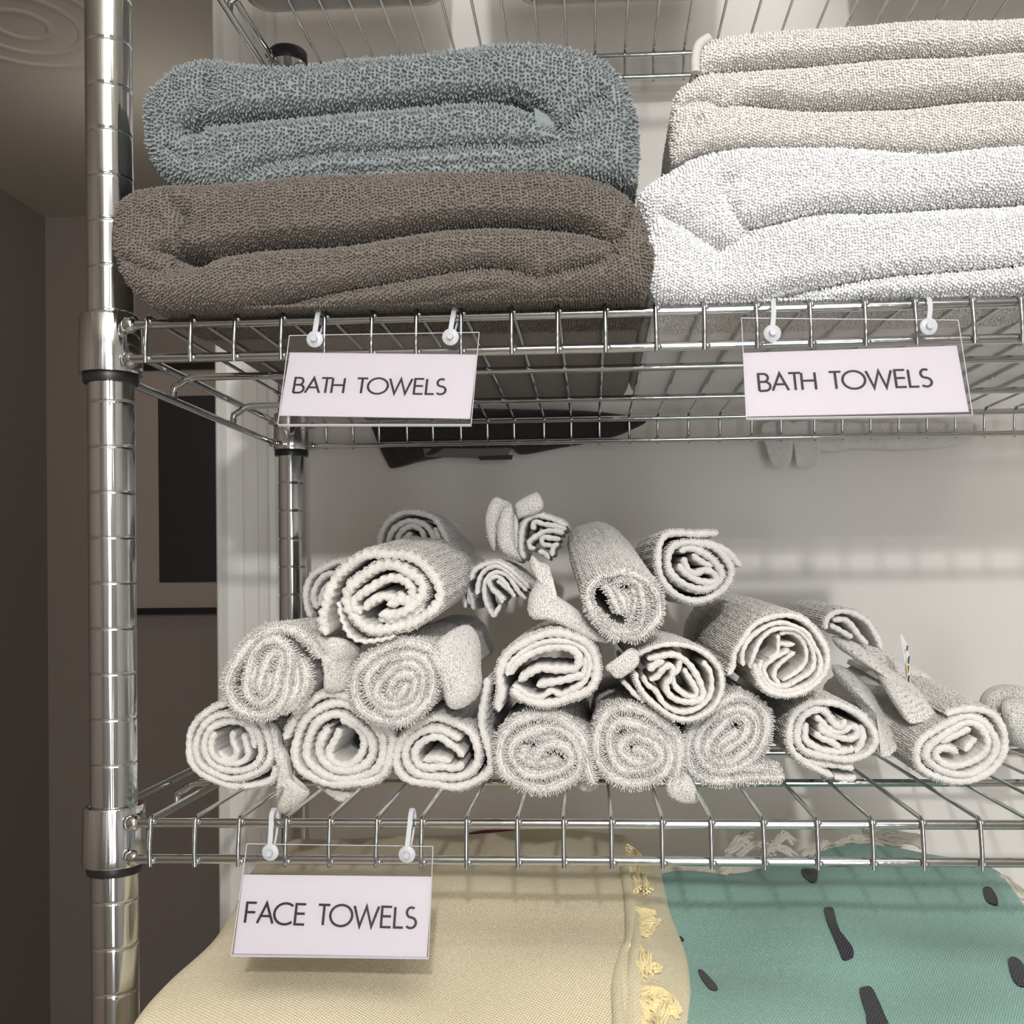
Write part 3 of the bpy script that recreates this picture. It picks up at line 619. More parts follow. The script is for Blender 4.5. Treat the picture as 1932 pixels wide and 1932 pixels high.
roll('roll with a thick folded hem hanging on its left, middle of the second row', 'B3', 42, 112, [
    [(290,1310),(285,1200),(330,1060),(300,900),(300,760),(400,560),(580,410),(800,300),(1050,250),(1300,290),(1480,390),(1590,560),(1620,750),(1580,920),(1480,1030),(1300,1110),(1050,1190),(800,1190),(600,1130),(460,1000)],
    [(470,960),(560,1010),(700,1090),(870,1110),(1000,1040),(1130,1090),(1280,1010),(1420,930),(1510,800),(1520,640),(1440,480),(1280,380),(1080,350),(900,380),(700,450),(560,540),(440,680),(410,830)],
    [(560,910),(690,800),(850,720),(1000,740),(1200,750),(1330,730),(1370,620),(1330,510),(1200,440),(1000,440),(800,500),(630,580),(500,680),(440,820)],
    [(800,970),(950,930),(1150,890),(1330,850),(1440,820),(1470,700),(1460,560)]], tt={0: 118, 1: 78, 2: 118, 3: 110})
roll('loosely wound roll with a hollow dark core and stitched corner, second row', 'B4', 42, 74, [
    [(430,760),(640,650),(850,590),(1080,560),(1300,600),(1520,720),(1690,900),(1730,1100),(1690,1300),(1580,1480),(1400,1590),(1180,1620),(980,1560),(800,1420),(640,1260),(530,1080),(510,950)],
    [(620,990),(680,1130),(800,1230),(900,1380),(1020,1470),(1180,1520),(1350,1490),(1480,1400),(1570,1250),(1590,1080),(1560,930),(1450,800)],
    [(690,930),(800,850),(930,810)],
    [(720,1080),(830,1020),(900,920),(990,870),(1050,920),(1010,1050),(950,1130),(980,1250),(1100,1350),(1280,1390),(1420,1360),(1470,1260),(1430,1120),(1380,1000),(1310,880),(1200,780),(1050,720),(850,740),(680,770)],
    [(1150,780),(1130,870),(1130,930),(1060,1000),(1060,1100),(1130,1220),(1250,1300),(1350,1310),(1380,1240),(1320,1120),(1250,1000),(1200,900)],
    [(330,1080),(430,1180),(520,1290),(620,1360),(600,1400)]], axis=(-.03,1,0), m='face2', tt={2: 110, 3: 90, 4: 78}, fl=120,
    flaps=[([(1142,1258),(1165,1240),(1190,1222),(1204,1232),(1204,1255),(1180,1275),(1162,1280),(1150,1268)], 38, 3.5, 1.5)])
roll('large round roll with wavy layered edges, right end of the second row', 'B5', 46, 50, [
    [(205,930),(255,840),(265,700),(330,580),(450,430),(600,330),(780,290),(950,320),(1080,400),(1180,520),(1250,680),(1260,820),(1220,940),(1120,1040),(1000,1110),(820,1155),(680,1125),(560,1040),(490,900),(470,800)],
    [(360,840),(360,690),(430,540),(580,430),(760,375),(900,400),(1030,470),(1110,600),(1190,740),(1195,860),(1120,980),(1000,1060),(850,1110),(700,1090),(590,1000),(530,880),(560,760)],
    [(430,860),(470,720),(560,560),(680,450),(820,430),(950,460),(1060,560),(1120,680),(1130,800),(1080,900),(950,990),(820,1060),(700,1040),(620,960),(590,850),(680,760),(820,690),(860,650)],
    [(740,490),(740,600),(725,700),(640,760)], [(930,690),(820,770),(720,860),(700,960),(760,1030)], [(760,490),(880,480),(980,540),(1040,640),(1055,760),(1000,860),(900,930),(790,1000)],
    [(760,600),(850,610),(930,600)]], axis=(-.06,1,.05), m='face2', tt={0: 62, 3: 45}, fl=130)
roll('half-hidden roll behind the right end of the second row', 'B5', 135, 62, [
    [(1235,440),(1260,330),(1360,260),(1500,250),(1640,320),(1740,430),(1820,560),(1840,650)], [(1320,340),(1450,340),(1540,420),(1620,520),(1700,600)], [(1290,400),(1400,450),(1540,530)]], axis=(-.05,1,.03), L=120)
# third row and behind
roll('big roll with a rope-like twisted hem, on top at the left', 'B6', 36, 112, [
    [(300,1420),(270,1250),(310,1030),(400,830),(540,660),(740,560),(950,540),(1180,570),(1380,680),(1490,840),(1520,1000),(1460,1150),(1320,1240),(1130,1320),(900,1370),(700,1310),(570,1190),(520,1050),(570,900),(690,780),(860,690),(1050,670),(1200,740),(1310,850),(1330,980),(1250,1100),(1100,1180),(950,1200),(870,1190)],
    [(700,1130),(820,1040),(950,1010),(1080,1040),(1190,1030),(1230,930),(1180,850),(1080,810),(930,830),(780,900),(650,1000),(600,1090),(680,1190)],
    [(440,1050),(450,1200),(520,1360),(620,1450),(750,1490),(900,1470),(1050,1420)], [(1130,950),(1060,1060),(950,1090)], [(860,1240),(1060,1250),(1230,1180),(1350,1060)]],
    axis=(.03,1,.09), m='face2', tt={2: 48, 1: 95}, jag=.9, fl=130, rope=True)
roll('small roll half hidden behind the big rope-edged roll, beside the rear post', 'B6', 120, 66, [
    [(560,620),(420,630),(280,690),(140,800),(80,950),(100,1100),(150,1220)], [(460,740),(300,770),(200,870),(165,1000),(210,1130)], [(370,830),(290,900),(250,1000),(240,1100)], [(440,820),(360,900),(330,1000),(320,1120)]], L=150)
roll('roll peeking over the big rope-edged roll, highest on the left', 'B6', 150, 62, [
    [(890,500),(890,350),(960,200),(1100,110),(1280,90),(1450,150),(1550,280),(1620,430),(1690,600)], [(970,480),(980,360),(1060,250),(1200,180),(1350,220),(1440,330),(1480,450)], [(1060,480),(1070,370),(1130,280),(1230,240),(1330,290),(1360,400)], [(1130,480),(1150,380),(1230,310)], [(1190,470),(1300,350)], [(1470,250),(1520,400),(1580,520)]], L=120)
roll('shadowed roll deep in the pile between the big roll and the middle ones', 'B7', 112, 64, [
    [(195,1320),(250,1190),(400,1110),(560,1080),(700,1150),(850,1290),(1000,1430)], [(275,1520),(290,1380),(340,1250),(440,1160),(570,1130),(700,1210),(840,1350),(960,1470)], [(500,1830),(430,1700),(390,1550),(380,1380),(430,1270),(540,1210),(680,1260),(760,1350),(850,1480),(940,1580)], [(620,1640),(570,1540),(480,1430),(450,1330),(540,1270),(640,1330),(720,1450),(790,1560)], [(700,1460),(600,1360),(540,1330)], [(650,1600),(560,1500),(500,1440)], [(600,1640),(550,1740),(500,1830)]], L=150, body=(1.25,1.0,.42))
roll('roll standing on edge with loose flaps, highest in the middle of the pile', 'B7', 140, 72, [
    [(930,1030),(880,900),(880,700),(930,550),(1010,470),(1120,440),(1300,490),(1500,590)], [(1080,880),(1010,880),(990,800),(1080,720),(1200,660),(1350,660),(1460,690)], [(1060,640),(1030,580),(1080,520),(1180,560),(1350,590),(1500,630)], [(1290,1000),(1320,870),(1400,830)], [(1420,760),(1280,750),(1170,740),(1170,830),(1300,860)], [(850,1080),(820,900),(800,700),(810,500),(830,340)], [(1100,930),(1200,960),(1260,1040)]], L=110,
    flaps=[([(934,938),(948,942),(966,953),(958,985),(940,1010),(934,1040),(925,1030),(918,1005),(916,980),(922,955)], 150, 6, 3), ([(952,956),(966,955),(970,985),(972,1020),(978,1045),(985,1060),(968,1055),(950,1045),(940,1030),(937,1000),(943,970)], 136, 9, 4),
           ([(972,952),(990,938),(1012,929),(1020,936),(1026,955),(1015,968),(990,975),(978,978),(974,965)], 138, 5, 2)])
roll('fluffy roll tilted upward, topmost in the middle of the pile', 'B8', 30, 68, [
    [(640,1215),(500,1130),(410,1000),(350,850),(360,740),(440,650),(560,615),(700,590),(850,640),(960,750),(1010,880),(1000,1020),(900,1130),(780,1205),(650,1190)],
    [(590,690),(720,660),(820,710),(860,820),(870,950),(840,1080),(760,1150),(600,1140),(470,1020)], [(480,680),(560,780),(600,880),(640,980)], [(560,700),(640,800),(690,900),(660,990)], [(750,720),(800,830),(780,950),(720,1080)], [(690,770),(730,880),(700,1000)], [(900,740),(930,880),(920,1020)]],
    terry=True, axis=(-.075,1,.20), fl=150, tt={0: 84},
    flaps=[([(1004,1048),(1018,1060),(1036,1068),(1042,1095),(1048,1120),(1075,1140),(1100,1160),(1125,1190),(1150,1212),(1120,1208),(1080,1190),(1040,1172),(1008,1168),(996,1155),(998,1125),(1012,1095),(1000,1070)], [70,68,66,62,60,58,56,52,50,48,50,52,54,56,60,64,68], 9, 4)])
roll('tightly wound roll set back at the right of the top, with two free ends', 'B8', 84, 64, [
    [(1570,230),(1400,235),(1200,225),(1070,255),(1005,380),(1010,560),(1080,720),(1200,820),(1380,860),(1540,810),(1650,700),(1690,560),(1610,430),(1480,340),(1300,310),(1150,355),(1095,480),(1125,600),(1250,700),(1400,755),(1530,720),(1595,610),(1520,480),(1400,400),(1290,370),(1200,400)],
    [(1780,540),(1700,440),(1560,350),(1420,300)], [(1230,450),(1280,560),(1350,600),(1450,570),(1540,620),(1530,680),(1400,680),(1280,610),(1190,510)], [(1320,420),(1430,500),(1520,540)]], axis=(-.05,1,.0), L=150)
roll('narrow roll edge squeezed behind the big rope-edged roll, in the dark gap', 'B7', 135, 60, [
    [(20,1230),(130,1370),(200,1550),(235,1720)], [(0,1380),(75,1500),(125,1700)], [(60,1290),(150,1450),(180,1650)]], L=90)
e = thing('face_towel', 'crumpled towel far back at the right edge of the shelf', 'towel', un(1930, 1400, 250), GRP)
patch([(1856,1318),(1872,1300),(1900,1291),(1930,1296),(1965,1312),(1990,1340),(1985,1395),(1950,1402),(1905,1388),(1876,1362),(1858,1340)], 250, 26, M['face'], 'crumpled_cloth', e, 6, fuzz=(1.8, 1.2, .55), wav=4.5)
patch([(1890,1330),(1925,1318),(1975,1330),(2010,1360),(2005,1420),(1960,1425),(1915,1405),(1895,1372)], 228, 18, M['face'], 'crumpled_cloth', e, 4, fuzz=(1.8, 1.2, .55), wav=3.5)

# ------------------------------------------------------------------ cloth hanging behind the middle shelf
def hang(label, cat, outl, Y, t, m, grp=None, name='hanging_cloth', bulge=0):
    o = patch(outl, Y, t, m, name, None, bulge, wav=1.2); return tag(o, label, cat, grp)
e = thing('hanging_towel', 'charcoal towel with a satin tag drooping behind the middle shelf', 'towel', un(860, 860, 378))
patch([(688,775),(800,770),(950,772),(1100,775),(1215,790),(1190,812),(1130,832),(1060,845),(985,858),(960,846),(880,852),(835,864),(790,872),(742,884),(730,872),(716,845),(700,805)], 379, 9, M['char'], 'cloth', e, 3)
mb = MB(); ps = [un(798,846,372), un(966,846,372), un(955,866,372), un(802,862,372)]
mb.add(ps+[p+np.array([0,1,0]) for p in ps], [(0,1,2,3),(7,6,5,4),(0,4,5,1),(1,5,6,2),(2,6,7,3),(3,7,4,0)]); s_ = mb.build('care_tag', mat('dim_satin', (.13,.12,.12), .4), e, smooth=False)
mb = MB(); ps = [un(902,861,370), un(968,858,370), un(966,867,370), un(905,868,370)]
mb.add(ps+[p+np.array([0,1,0]) for p in ps], [(0,1,2,3),(7,6,5,4),(0,4,5,1),(1,5,6,2),(2,6,7,3),(3,7,4,0)]); mb.build('print', M['ink'], s_, smooth=False)
hang('cream cloth corner hanging below the middle shelf, the left one', 'towel', [(1440,800),(1495,798),(1496,838),(1488,878),(1470,879),(1456,876),(1446,845)], 378, 4, M['face'], 'cloth corners behind the middle shelf')
hang('cream cloth corner hanging below the middle shelf, the wider right one', 'towel', [(1494,800),(1545,796),(1547,838),(1543,876),(1520,880),(1503,878),(1498,845)], 381, 4, M['face'], 'cloth corners behind the middle shelf')
hang('cream towel edge sagging in a wave just below the rear rail', 'towel', [(1520,800),(1650,798),(1840,800),(1830,828),(1790,842),(1700,848),(1620,846),(1560,852),(1530,836)], 390, 5, M['face'], 'cloth corners behind the middle shelf')

# ------------------------------------------------------------------ sign holders with lettering
def arc(cx, cy, rx, ry, a0, a1, n=18):
    return [(cx+rx*math.cos(math.radians(a)), cy+ry*math.sin(math.radians(a))) for a in np.linspace(a0, a1, n)]
GL = {  # strokes in units of the cap height, and advance
    'B': ([[(0,0),(0,1),(.24,1)]+arc(.24,.765,.2,.235,90,-90,12)+[(0,.53)], [(.24,.53)]+arc(.27,.265,.25,.265,90,-90,14)+[(0,0)]], .62),
    'A': ([[(0,0),(.37,1),(.74,0)], [(.14,.36),(.60,.36)]], .78),
    'T': ([[(0,1),(.56,1)], [(.28,1),(.28,0)]], .60),
    'H': ([[(0,0),(0,1)], [(.62,0),(.62,1)], [(0,.53),(.62,.53)]], .84),
    'O': ([arc(.52,.5,.52,.52,0,360,40)], 1.12),
    'W': ([[(0,1),(.30,0),(.58,.98),(.86,0),(1.16,1)]], 1.32),
    'E': ([[(.46,1),(0,1),(0,0),(.46,0)], [(0,.53),(.44,.53)]], .62),
    'L': ([[(0,1),(0,0),(.42,0)]], .52),
    'S': ([arc(.25,.755,.21,.245,50,270,14)[0:13]+[(.28,.50)]+arc(.24,.25,.25,.26,80,-140,16)], .56),
    'F': ([[(.46,1),(0,1),(0,0)], [(0,.53),(.44,.53)]], .58),
    'C': ([arc(.52,.5,.52,.52,48,312,30)], 1.02), ' ': ([], .44)}
def lettering(text, corner, Y, parent):
    """strokes laid between three marked corners of the card: baseline start, baseline end, top of the first letter"""
    a, b, c = [un(x, y, yy) for (x, y), yy in zip(corner, Y)]
    w = sum(GL[ch][1] for ch in text)-.12; U = (b-a)/w; V = c-a
    n = np.cross(U, V); n /= np.linalg.norm(n); n = n if n[1] < 0 else -n
    mb = MB(); x = 0; hw = .061; lay = 0
    for ch in text:
        for st in GL[ch][0]:
            p = np.array(st, float); p = p[np.concatenate([[True], np.linalg.norm(np.diff(p, axis=0), axis=1) > 1e-4])]; d = np.gradient(p, axis=0) if len(p) > 2 else np.array([p[1]-p[0]]*2)
            seg = np.diff(p, axis=0); L = np.linalg.norm(seg, axis=1); seg /= L[:, None]
            lay = (lay+1) % 3; h = .16+.03*lay
            left = []; right = []
            for k in range(len(p)):
                s0 = seg[max(k-1, 0)]; s1 = seg[min(k, len(seg)-1)]; closed = np.allclose(p[0], p[-1])
                if closed and k in (0, len(p)-1): s0, s1 = seg[-1], seg[0]
                n0 = np.array([-s0[1], s0[0]]); n1 = np.array([-s1[1], s1[0]]); m_ = n0+n1; m_ /= np.linalg.norm(m_)
                q = hw/max(.32, m_@n0); left.append(p[k]+m_*q); right.append(p[k]-m_*q)
            fr = []
            for q in (left, right):
                fr.append([a+U*(x+u)+V*v+n*h for u, v in q])
            ft = np.array([fr[0], fr[1], [r_-n*.1 for r_ in fr[1]], [r_-n*.1 for r_ in fr[0]]]).transpose(1, 0, 2)
            mb.grid(ft, cv=True); m0 = mb.n-len(p)*4; mb.f.append((m0, m0+1, m0+2, m0+3)); mb.f.append((mb.n-1, mb.n-2, mb.n-3, mb.n-4))
        x += GL[ch][1]
    o = mb.build('lettering', M['ink'], parent, smooth=False); return o
def plate(pts, t, name, m, parent, sm=False):
    """flat sheet through four points, t thick towards the back"""
    p = [np.array(q) for q in pts]; n = np.cross(p[1]-p[0], p[3]-p[0]); n /= np.linalg.norm(n); n = n if n[1] > 0 else -n
    mb = MB(); mb.add(p+[q+n*t for q in p], [(0,1,2,3),(7,6,5,4),(0,4,5,1),(1,5,6,2),(2,6,7,3),(3,7,4,0)]); return mb.build(name, m, parent, smooth=sm)
def sign(label, text, sheet, card, tcorn, hooks, ytop, ybot):
    e = thing('sign_holder', label, 'sign', un(*sheet[3], ybot), 'clear sign holders clipped to the shelf fronts')
    yt0 = sheet[0][1]; yb0 = sheet[3][1]; yy = lambda y: ytop+(ybot-ytop)*(y-yt0)/(yb0-yt0)
    S4 = [un(x, y, yy(y)-1.4) for x, y in sheet]
    plate(S4, .8, 'front_sheet', M['clear'], e)
    C4 = [un(x, y, yy(y)) for x, y in card]
    cdo = plate(C4, .35, 'card', M['card'], e)
    top2 = [un(card[0][0], card[0][1]-3, yy(card[0][1])+1.2), un(card[1][0], card[1][1]-3, yy(card[1][1])+1.2), un(*sheet[2], yy(sheet[2][1])+1.4), un(*sheet[3], yy(sheet[3][1])+1.4)]
    plate(top2, .8, 'back_sheet', M['clear'], e)
    mb = MB()
    for i in range(4):
        mb.tube(np.linspace(S4[i], S4[(i+1) % 4], 3), .22, 6)
    mb.tube(np.linspace(S4[3]+[0, 1.6, -.2], S4[2]+[0, 1.6, -.2], 3), .7, 8)
    mb.build('edge_fold', M['clear_edge'], e)
    lettering(text, tcorn, [yy(y)-.05 for x, y in tcorn], cdo)
    for (bx, by), (tx, ty) in hooks:
        b = un(bx, by, yy(by)-3.2); t = un(tx, ty, YT-RR-1.8)
        hk = MB(); w_ = 1.25
        def ribbon(line, w0, th):
            line = smooth_line(line, 1.2); T = np.gradient(line, axis=0); T /= np.linalg.norm(T, axis=1)[:, None]; X = np.array([1.0, 0, 0]); Nn = np.cross(T, X); Nn /= np.linalg.norm(Nn, axis=1)[:, None]
            hk.grid(np.stack([line-X*w0-Nn*th, line+X*w0-Nn*th, line+X*w0+Nn*th, line-X*w0+Nn*th], 1), cv=True)
        ribbon([b+[0, -.6, 2.5], (b+t)/2+[.3, -1.0, 2.5], t+[0, -.6, 0], t+[.1, 1.5, 2.4], t+[.2, 4.5, 3.2], t+[.3, 8.0, .5], t+[.6, 8.2, -4.0]], w_, .5)
        ribbon([t+[.6, 8.2, -4.0], t*.5+b*.5+[1.4, 6.0, 0], b+[1.0, 3.0, 1.0]], .5, .4)
        hook = hk.build('hook_strap', M['hook'], e)
        mb = MB(); a = np.arange(28)/28*2*math.pi
        for r_, th, off in ((4.5, .9, 0.0), (3.9, .9, 1.9), (1.9, 2.2, -.9)):
            pr = [(0, -th), (r_*.85, -th), (r_, -th*.4), (r_, th*.4), (r_*.85, th), (0, th)]
            mb.grid(np.array([[b+[q*math.cos(u), off+y, q*math.sin(u)] for u in a] for q, y in pr]), cv=True)
        mb.build('button', M['hook'], hook)
    return e
sign('clear sign holder reading BATH TOWELS under the taupe towel', 'BATH TOWELS', [(546,633),(904,627),(889,801),(524,801)], [(547,665),(900,669),(887,790),(527,784)],
     [(553,741),(838,744),(558,713)], [((594,640),(601,590)), ((850,636),(857,586))], -19.5, -43)
sign('clear sign holder reading BATH TOWELS under the white towel at right', 'BATH TOWELS', [(1399,600),(1808,604),(1835,783),(1408,789)], [(1401,666),(1805,652),(1828,777),(1408,786)],
     [(1433,738),(1757,729),(1430,706)], [((1457,629),(1459,577)), ((1752,616),(1753,570))], -19.5, -43)
sign('clear sign holder reading FACE TOWELS on the lower shelf', 'FACE TOWELS', [(466,1592),(817,1597),(808,1809),(436,1804)], [(459,1650),(815,1654),(805,1805),(441,1799)],
     [(462,1741),(782,1751),(467,1703)], [((510,1608),(513,1540)), ((768,1612),(775,1541))], -19.5, -43)

# ------------------------------------------------------------------ storage bins on the upper shelf
def bin_(label, xa, xb, ya, yb, h=95, rr=22, grp='translucent bins on the upper shelf'):
    z0 = SHELF['upper']+RR+2*WR+.2
    def ring(x0, x1, y0, y1, r, z):
        out = []
        for cx, cy, a0 in ((x1-r, y1-r, 0), (x0+r, y1-r, 90), (x0+r, y0+r, 180), (x1-r, y0+r, 270)):
            for a in np.linspace(a0, a0+90, 8): out.append((cx+r*math.cos(math.radians(a)), cy+r*math.sin(math.radians(a)), z))
        return out
    e = thing('storage_bin', label, 'bin', ((xa+xb)/2, (ya+yb)/2, z0), grp)
    R_ = [ring(xa+9, xb-9, ya+9, yb-9, rr-6, z0), ring(xa+3, xb-3, ya+3, yb-3, rr-3, z0+2), ring(xa, xb, ya, yb, rr, z0+8), ring(xa-4, xb+4, ya-4, yb+4, rr+3, z0+h), ring(xa-9, xb+9, ya-9, yb+9, rr+7, z0+h+1), ring(xa-9, xb+9, ya-9, yb+9, rr+7, z0+h-6), ring(xa-7, xb+7, ya-7, yb+7, rr+6, z0+h-6), ring(xa-7, xb+7, ya-7, yb+7, rr+6, z0+h-1),
          ring(xa-2.5, xb+2.5, ya-2.5, yb+2.5, rr+2, z0+h-2), ring(xa+1.5, xb-1.5, ya+1.5, yb-1.5, rr-1, z0+9), ring(xa+10, xb-10, ya+10, yb-10, rr-7, z0+1.6)]
    mb = MB(); mb.grid(np.array(R_), cv=True); n = len(R_[0])
    mb.f.append(tuple(range(n-1, -1, -1))); mb.f.append(tuple(range(mb.n-n, mb.n))); mb.build('tub', M['bin'], e)
    return e, z0
def xr(px, py, Y): return un(px, py, Y)[0]
YBK = 285
b1, z0 = bin_('translucent storage bin at the left of the upper shelf, dark bundle inside', xr(478, 28, YBK), xr(850, 28, YBK), 60, YBK)
bin_('translucent storage bin in the middle of the upper shelf', xr(975, 15, YBK+8), xr(1368, 15, YBK+8), 60, YBK+8)
bin_('translucent storage bin at the right of the upper shelf', xr(1648, 28, YBK), xr(1648, 28, YBK)+240, 60, YBK)
mb = MB(); cx1 = xr(600, 10, 265); mb.ball((cx1, 235, z0+34), (24, 34, 30), 20); mb.ball((cx1+20, 205, z0+32), (26, 38, 28), 20)
tag(mb.build('dark_bundle', M['char']), 'dark bundle inside the left translucent bin', 'bundle')

# ------------------------------------------------------------------ woven blankets below the lower shelf
def quilt(name, rows, m, down, label, cat, edge=14, wr=1.4, zbot=-390, grp=None):
    """a folded blanket: top surface through rows of (px, py, Y), rounded over its sides down to zbot"""
    G = np.array([[un(*p) for p in r] for r in rows])            # rows back to front
    def up(A, n):                                                 # densify along the first axis
        k = A.shape[0]; return np.stack([smooth_n(A[:, j], n) for j in range(A.shape[1])], 1)
    def smooth_n(p, n):
        q = np.vstack([2*p[0]-p[1], p, 2*p[-1]-p[-2]]); t = np.linspace(0, len(p)-1-1e-6, n); i = t.astype(int); f = (t-i)[:, None]
        a, b, c, d = q[i], q[i+1], q[i+2], q[i+3]
        return .5*((2*b)+(-a+c)*f+(2*a-5*b+4*c-d)*f**2+(-a+3*b-3*c+d)*f**3)
    G = up(G, 90); G = up(G.transpose(1, 0, 2), 100).transpose(1, 0, 2)
    x, y = G[..., 0], G[..., 1]
    G[..., 2] += wr*(np.sin(x/37+y/29)+.7*np.sin(x/19-y/41+1)+.4*np.sin(y/13+x/60+2))
    # rounded skirt
    nb = 8; per = np.concatenate([G[0, :-1], G[:-1, -1], G[-1, :0:-1], G[:0:-1, 0]])
    cx = per.mean(0); out = per-cx; out[:, 2] = 0; T = np.roll(per, -1, 0)-np.roll(per, 1, 0); T[:, 2] = 0; T /= np.linalg.norm(T, axis=1)[:, None]+1e-9
    N = np.stack([T[:, 1], -T[:, 0], 0*T[:, 0]], -1); sgn = np.sign((N*out).sum(1).mean()); N *= sgn
    for _ in range(12): N = (N+np.roll(N, 1, 0)+np.roll(N, -1, 0))/3
    N /= np.linalg.norm(N, axis=1)[:, None]+1e-9
    rings = [per]
    for a in np.linspace(0, math.pi/2, nb)[1:]: rings.append(per+N*edge*math.sin(a)-np.array([0, 0, edge])*(1-math.cos(a)))
    for z in (down*.33, down*.66, down):
        q = rings[nb-1].copy(); q[:, 2] -= z; q += N*(2.5*math.sin(z)); rings.append(q)
    fl = rings[-1].copy(); fl[:, 2] = np.maximum(zbot, fl[:, 2].min()); rings.append(fl)
    mb = MB(); mb.grid(G); mb.grid(np.array(rings)); k = np.array(rings)
    seam = k[:, [-1, 0]]; mb.grid(seam)
    mb.f.append(tuple(range(mb.n-2*len(rings)-len(per), mb.n-2*len(rings))))
    return mb, G
zs = SHELF['bottom']+RR+2*WR
rows_y = [[(560,1585,235),(700,1578,238),(830,1575,240),(1000,1569,243),(1170,1572,245)],
          [(500,1628,160),(650,1622,163),(830,1620,165),(1000,1617,165),(1174,1620,165)],
          [(465,1700,95),(620,1690,95),(830,1685,95),(1000,1684,95),(1182,1690,95)],
          [(428,1765,50),(560,1758,48),(780,1760,45),(1000,1765,45),(1188,1768,45)],
          [(340,1850,5),(480,1842,0),(740,1842,0),(1000,1842,0),(1186,1842,0)],
          [(275,1925,-30),(430,1925,-33),(700,1928,-35),(960,1930,-35),(1190,1930,-35)],
          [(262,1990,-46),(420,1992,-52),(700,1998,-54),(960,2000,-54),(1192,2000,-54)]]
ey = thing('woven_blanket', 'pale yellow woven blanket folded below the lower shelf, at the left', 'blanket', un(760, 1900, -20))
mb, GY = quilt('y', rows_y, M['yellow'], 60, '', '', edge=10, zbot=zs+.5); mb.build('folded_cloth', M['yellow'], ey)
# doubled selvedge and knotted fringe on the right side
def edge_tube(pts, r, name, m, par):
    mb = MB(); mb.tube(smooth_line([un(*p) for p in pts], 3), r, 10); return mb.build(name, m, par)
edge_tube([(1176,1622,160),(1186,1690,94),(1190,1768,44),(1176,1800,26),(1164,1850,-3),(1168,1935,-36),(1170,2000,-55)], 3.4, 'selvedge', M['yellow_band'], ey)
edge_tube([(1184,1640,150),(1194,1700,94),(1200,1768,44),(1192,1830,8),(1188,1890,-16),(1190,1990,-50)], 3.6, 'selvedge', M['yellow_band'], ey)
low = [[(1185,1605,190),(1196,1612,188),(1212,1620,185),(1228,1630,180)],
       [(1186,1680,110),(1206,1682,108),(1226,1690,105),(1240,1700,103)],
       [(1188,1760,55),(1216,1755,52),(1248,1765,50),(1268,1775,50)],
       [(1186,1840,12),(1220,1835,9),(1256,1840,8),(1276,1848,8)],
       [(1186,1930,-22),(1222,1925,-26),(1256,1925,-28),(1276,1930,-28)],
       [(1186,2000,-48),(1222,2000,-52),(1256,2000,-54),(1276,2000,-54)]]
eb = thing('woven_blanket', 'lighter yellow blanket layer bulging out beneath the fringe', 'blanket', un(1230, 1900, -20))
mb, GL_ = quilt('l', low, M['yellow_band'], 50, '', '', edge=8, wr=.8, zbot=zs+.5); mb.build('folded_cloth', M['yellow_band'], eb)
def on_surface(G, px, py):
    """where the line of sight meets a blanket top"""
    d = un(px, py, 0)-CAM; d /= np.linalg.norm(d)
    g = G.reshape(-1, 3); v = g-CAM; tt = v@d; dist = np.linalg.norm(v-tt[:, None]*d, axis=1); k = np.argsort(dist)[:4]
    return CAM+d*np.average(tt[k], weights=1/(dist[k]+.01))
def yarn(pts, r=1.0, n=3, spread=1.5, on=None):
    if on is None: base = smooth_line([un(*p) for p in pts], 2.0)
    else: base = smooth_line([on_surface(on, p[0], p[1])+np.array([0, -.6, 2.0]) for p in pts], 2.0)
    base = base+np.stack([1.3*np.sin(np.arange(len(base))*.45+rng.uniform(0, 6)), 0*base[:, 0], .9*np.sin(np.arange(len(base))*.6+rng.uniform(0, 6))], -1); mb = MB(); L = np.arange(len(base))
    for k in range(n):
        ph = 2*math.pi*k/n; off = np.stack([np.cos(L/4.5+ph), np.sin(L/4.5+ph)*.8, np.sin(L/4.5+ph+.6)], -1)*spread
        off += rng.normal(0, .15, 3); mb.tube(base+off, r, 6)
    return mb
for pts in ([(1180,1618,150),(1196,1638,132),(1210,1665,118),(1222,1690,104)], [(1178,1628,146),(1198,1655,124),(1208,1685,106)], [(1184,1606,168),(1196,1612,160),(1204,1626,150)],
            [(1190,1718,82),(1206,1722,80),(1232,1732,74)], [(1190,1728,78),(1212,1742,70),(1230,1745,66)], [(1192,1745,66),(1215,1752,58),(1240,1744,62)], [(1190,1760,56),(1214,1762,52),(1228,1752,58)],
            [(1192,1782,40),(1200,1805,28),(1212,1828,16),(1220,1838,10)], [(1196,1790,38),(1212,1812,24),(1222,1834,12)], [(1194,1828,14),(1215,1832,10),(1232,1828,12),(1236,1838,8)],
            [(1194,1862,-2),(1215,1872,-6),(1240,1880,-8),(1262,1886,-10)], [(1192,1875,-8),(1212,1880,-12),(1238,1872,-8),(1246,1882,-10)], [(1192,1890,-14),(1222,1894,-18),(1252,1904,-20),(1280,1912,-22)],
            [(1240,1880,-16),(1262,1892,-20),(1284,1916,-28)], [(1194,1905,-22),(1218,1912,-26),(1240,1930,-34),(1250,1960,-44)], [(1192,1918,-28),(1210,1930,-34),(1226,1955,-46)], [(1250,1890,-20),(1246,1910,-28),(1238,1930,-36)]):
    G2 = np.concatenate([GY.reshape(-1, 3), GL_.reshape(-1, 3)])
    yarn(pts, .85, 5, 1.35, G2).build('tassel', M['yarn_y'], ey)
    j = rng.normal(0, 4, 2); yarn([(x+j[0], y+j[1]+3, Y) for x, y, Y in pts], .8, 4, 1.2, G2).build('tassel', M['yarn_y'], ey)
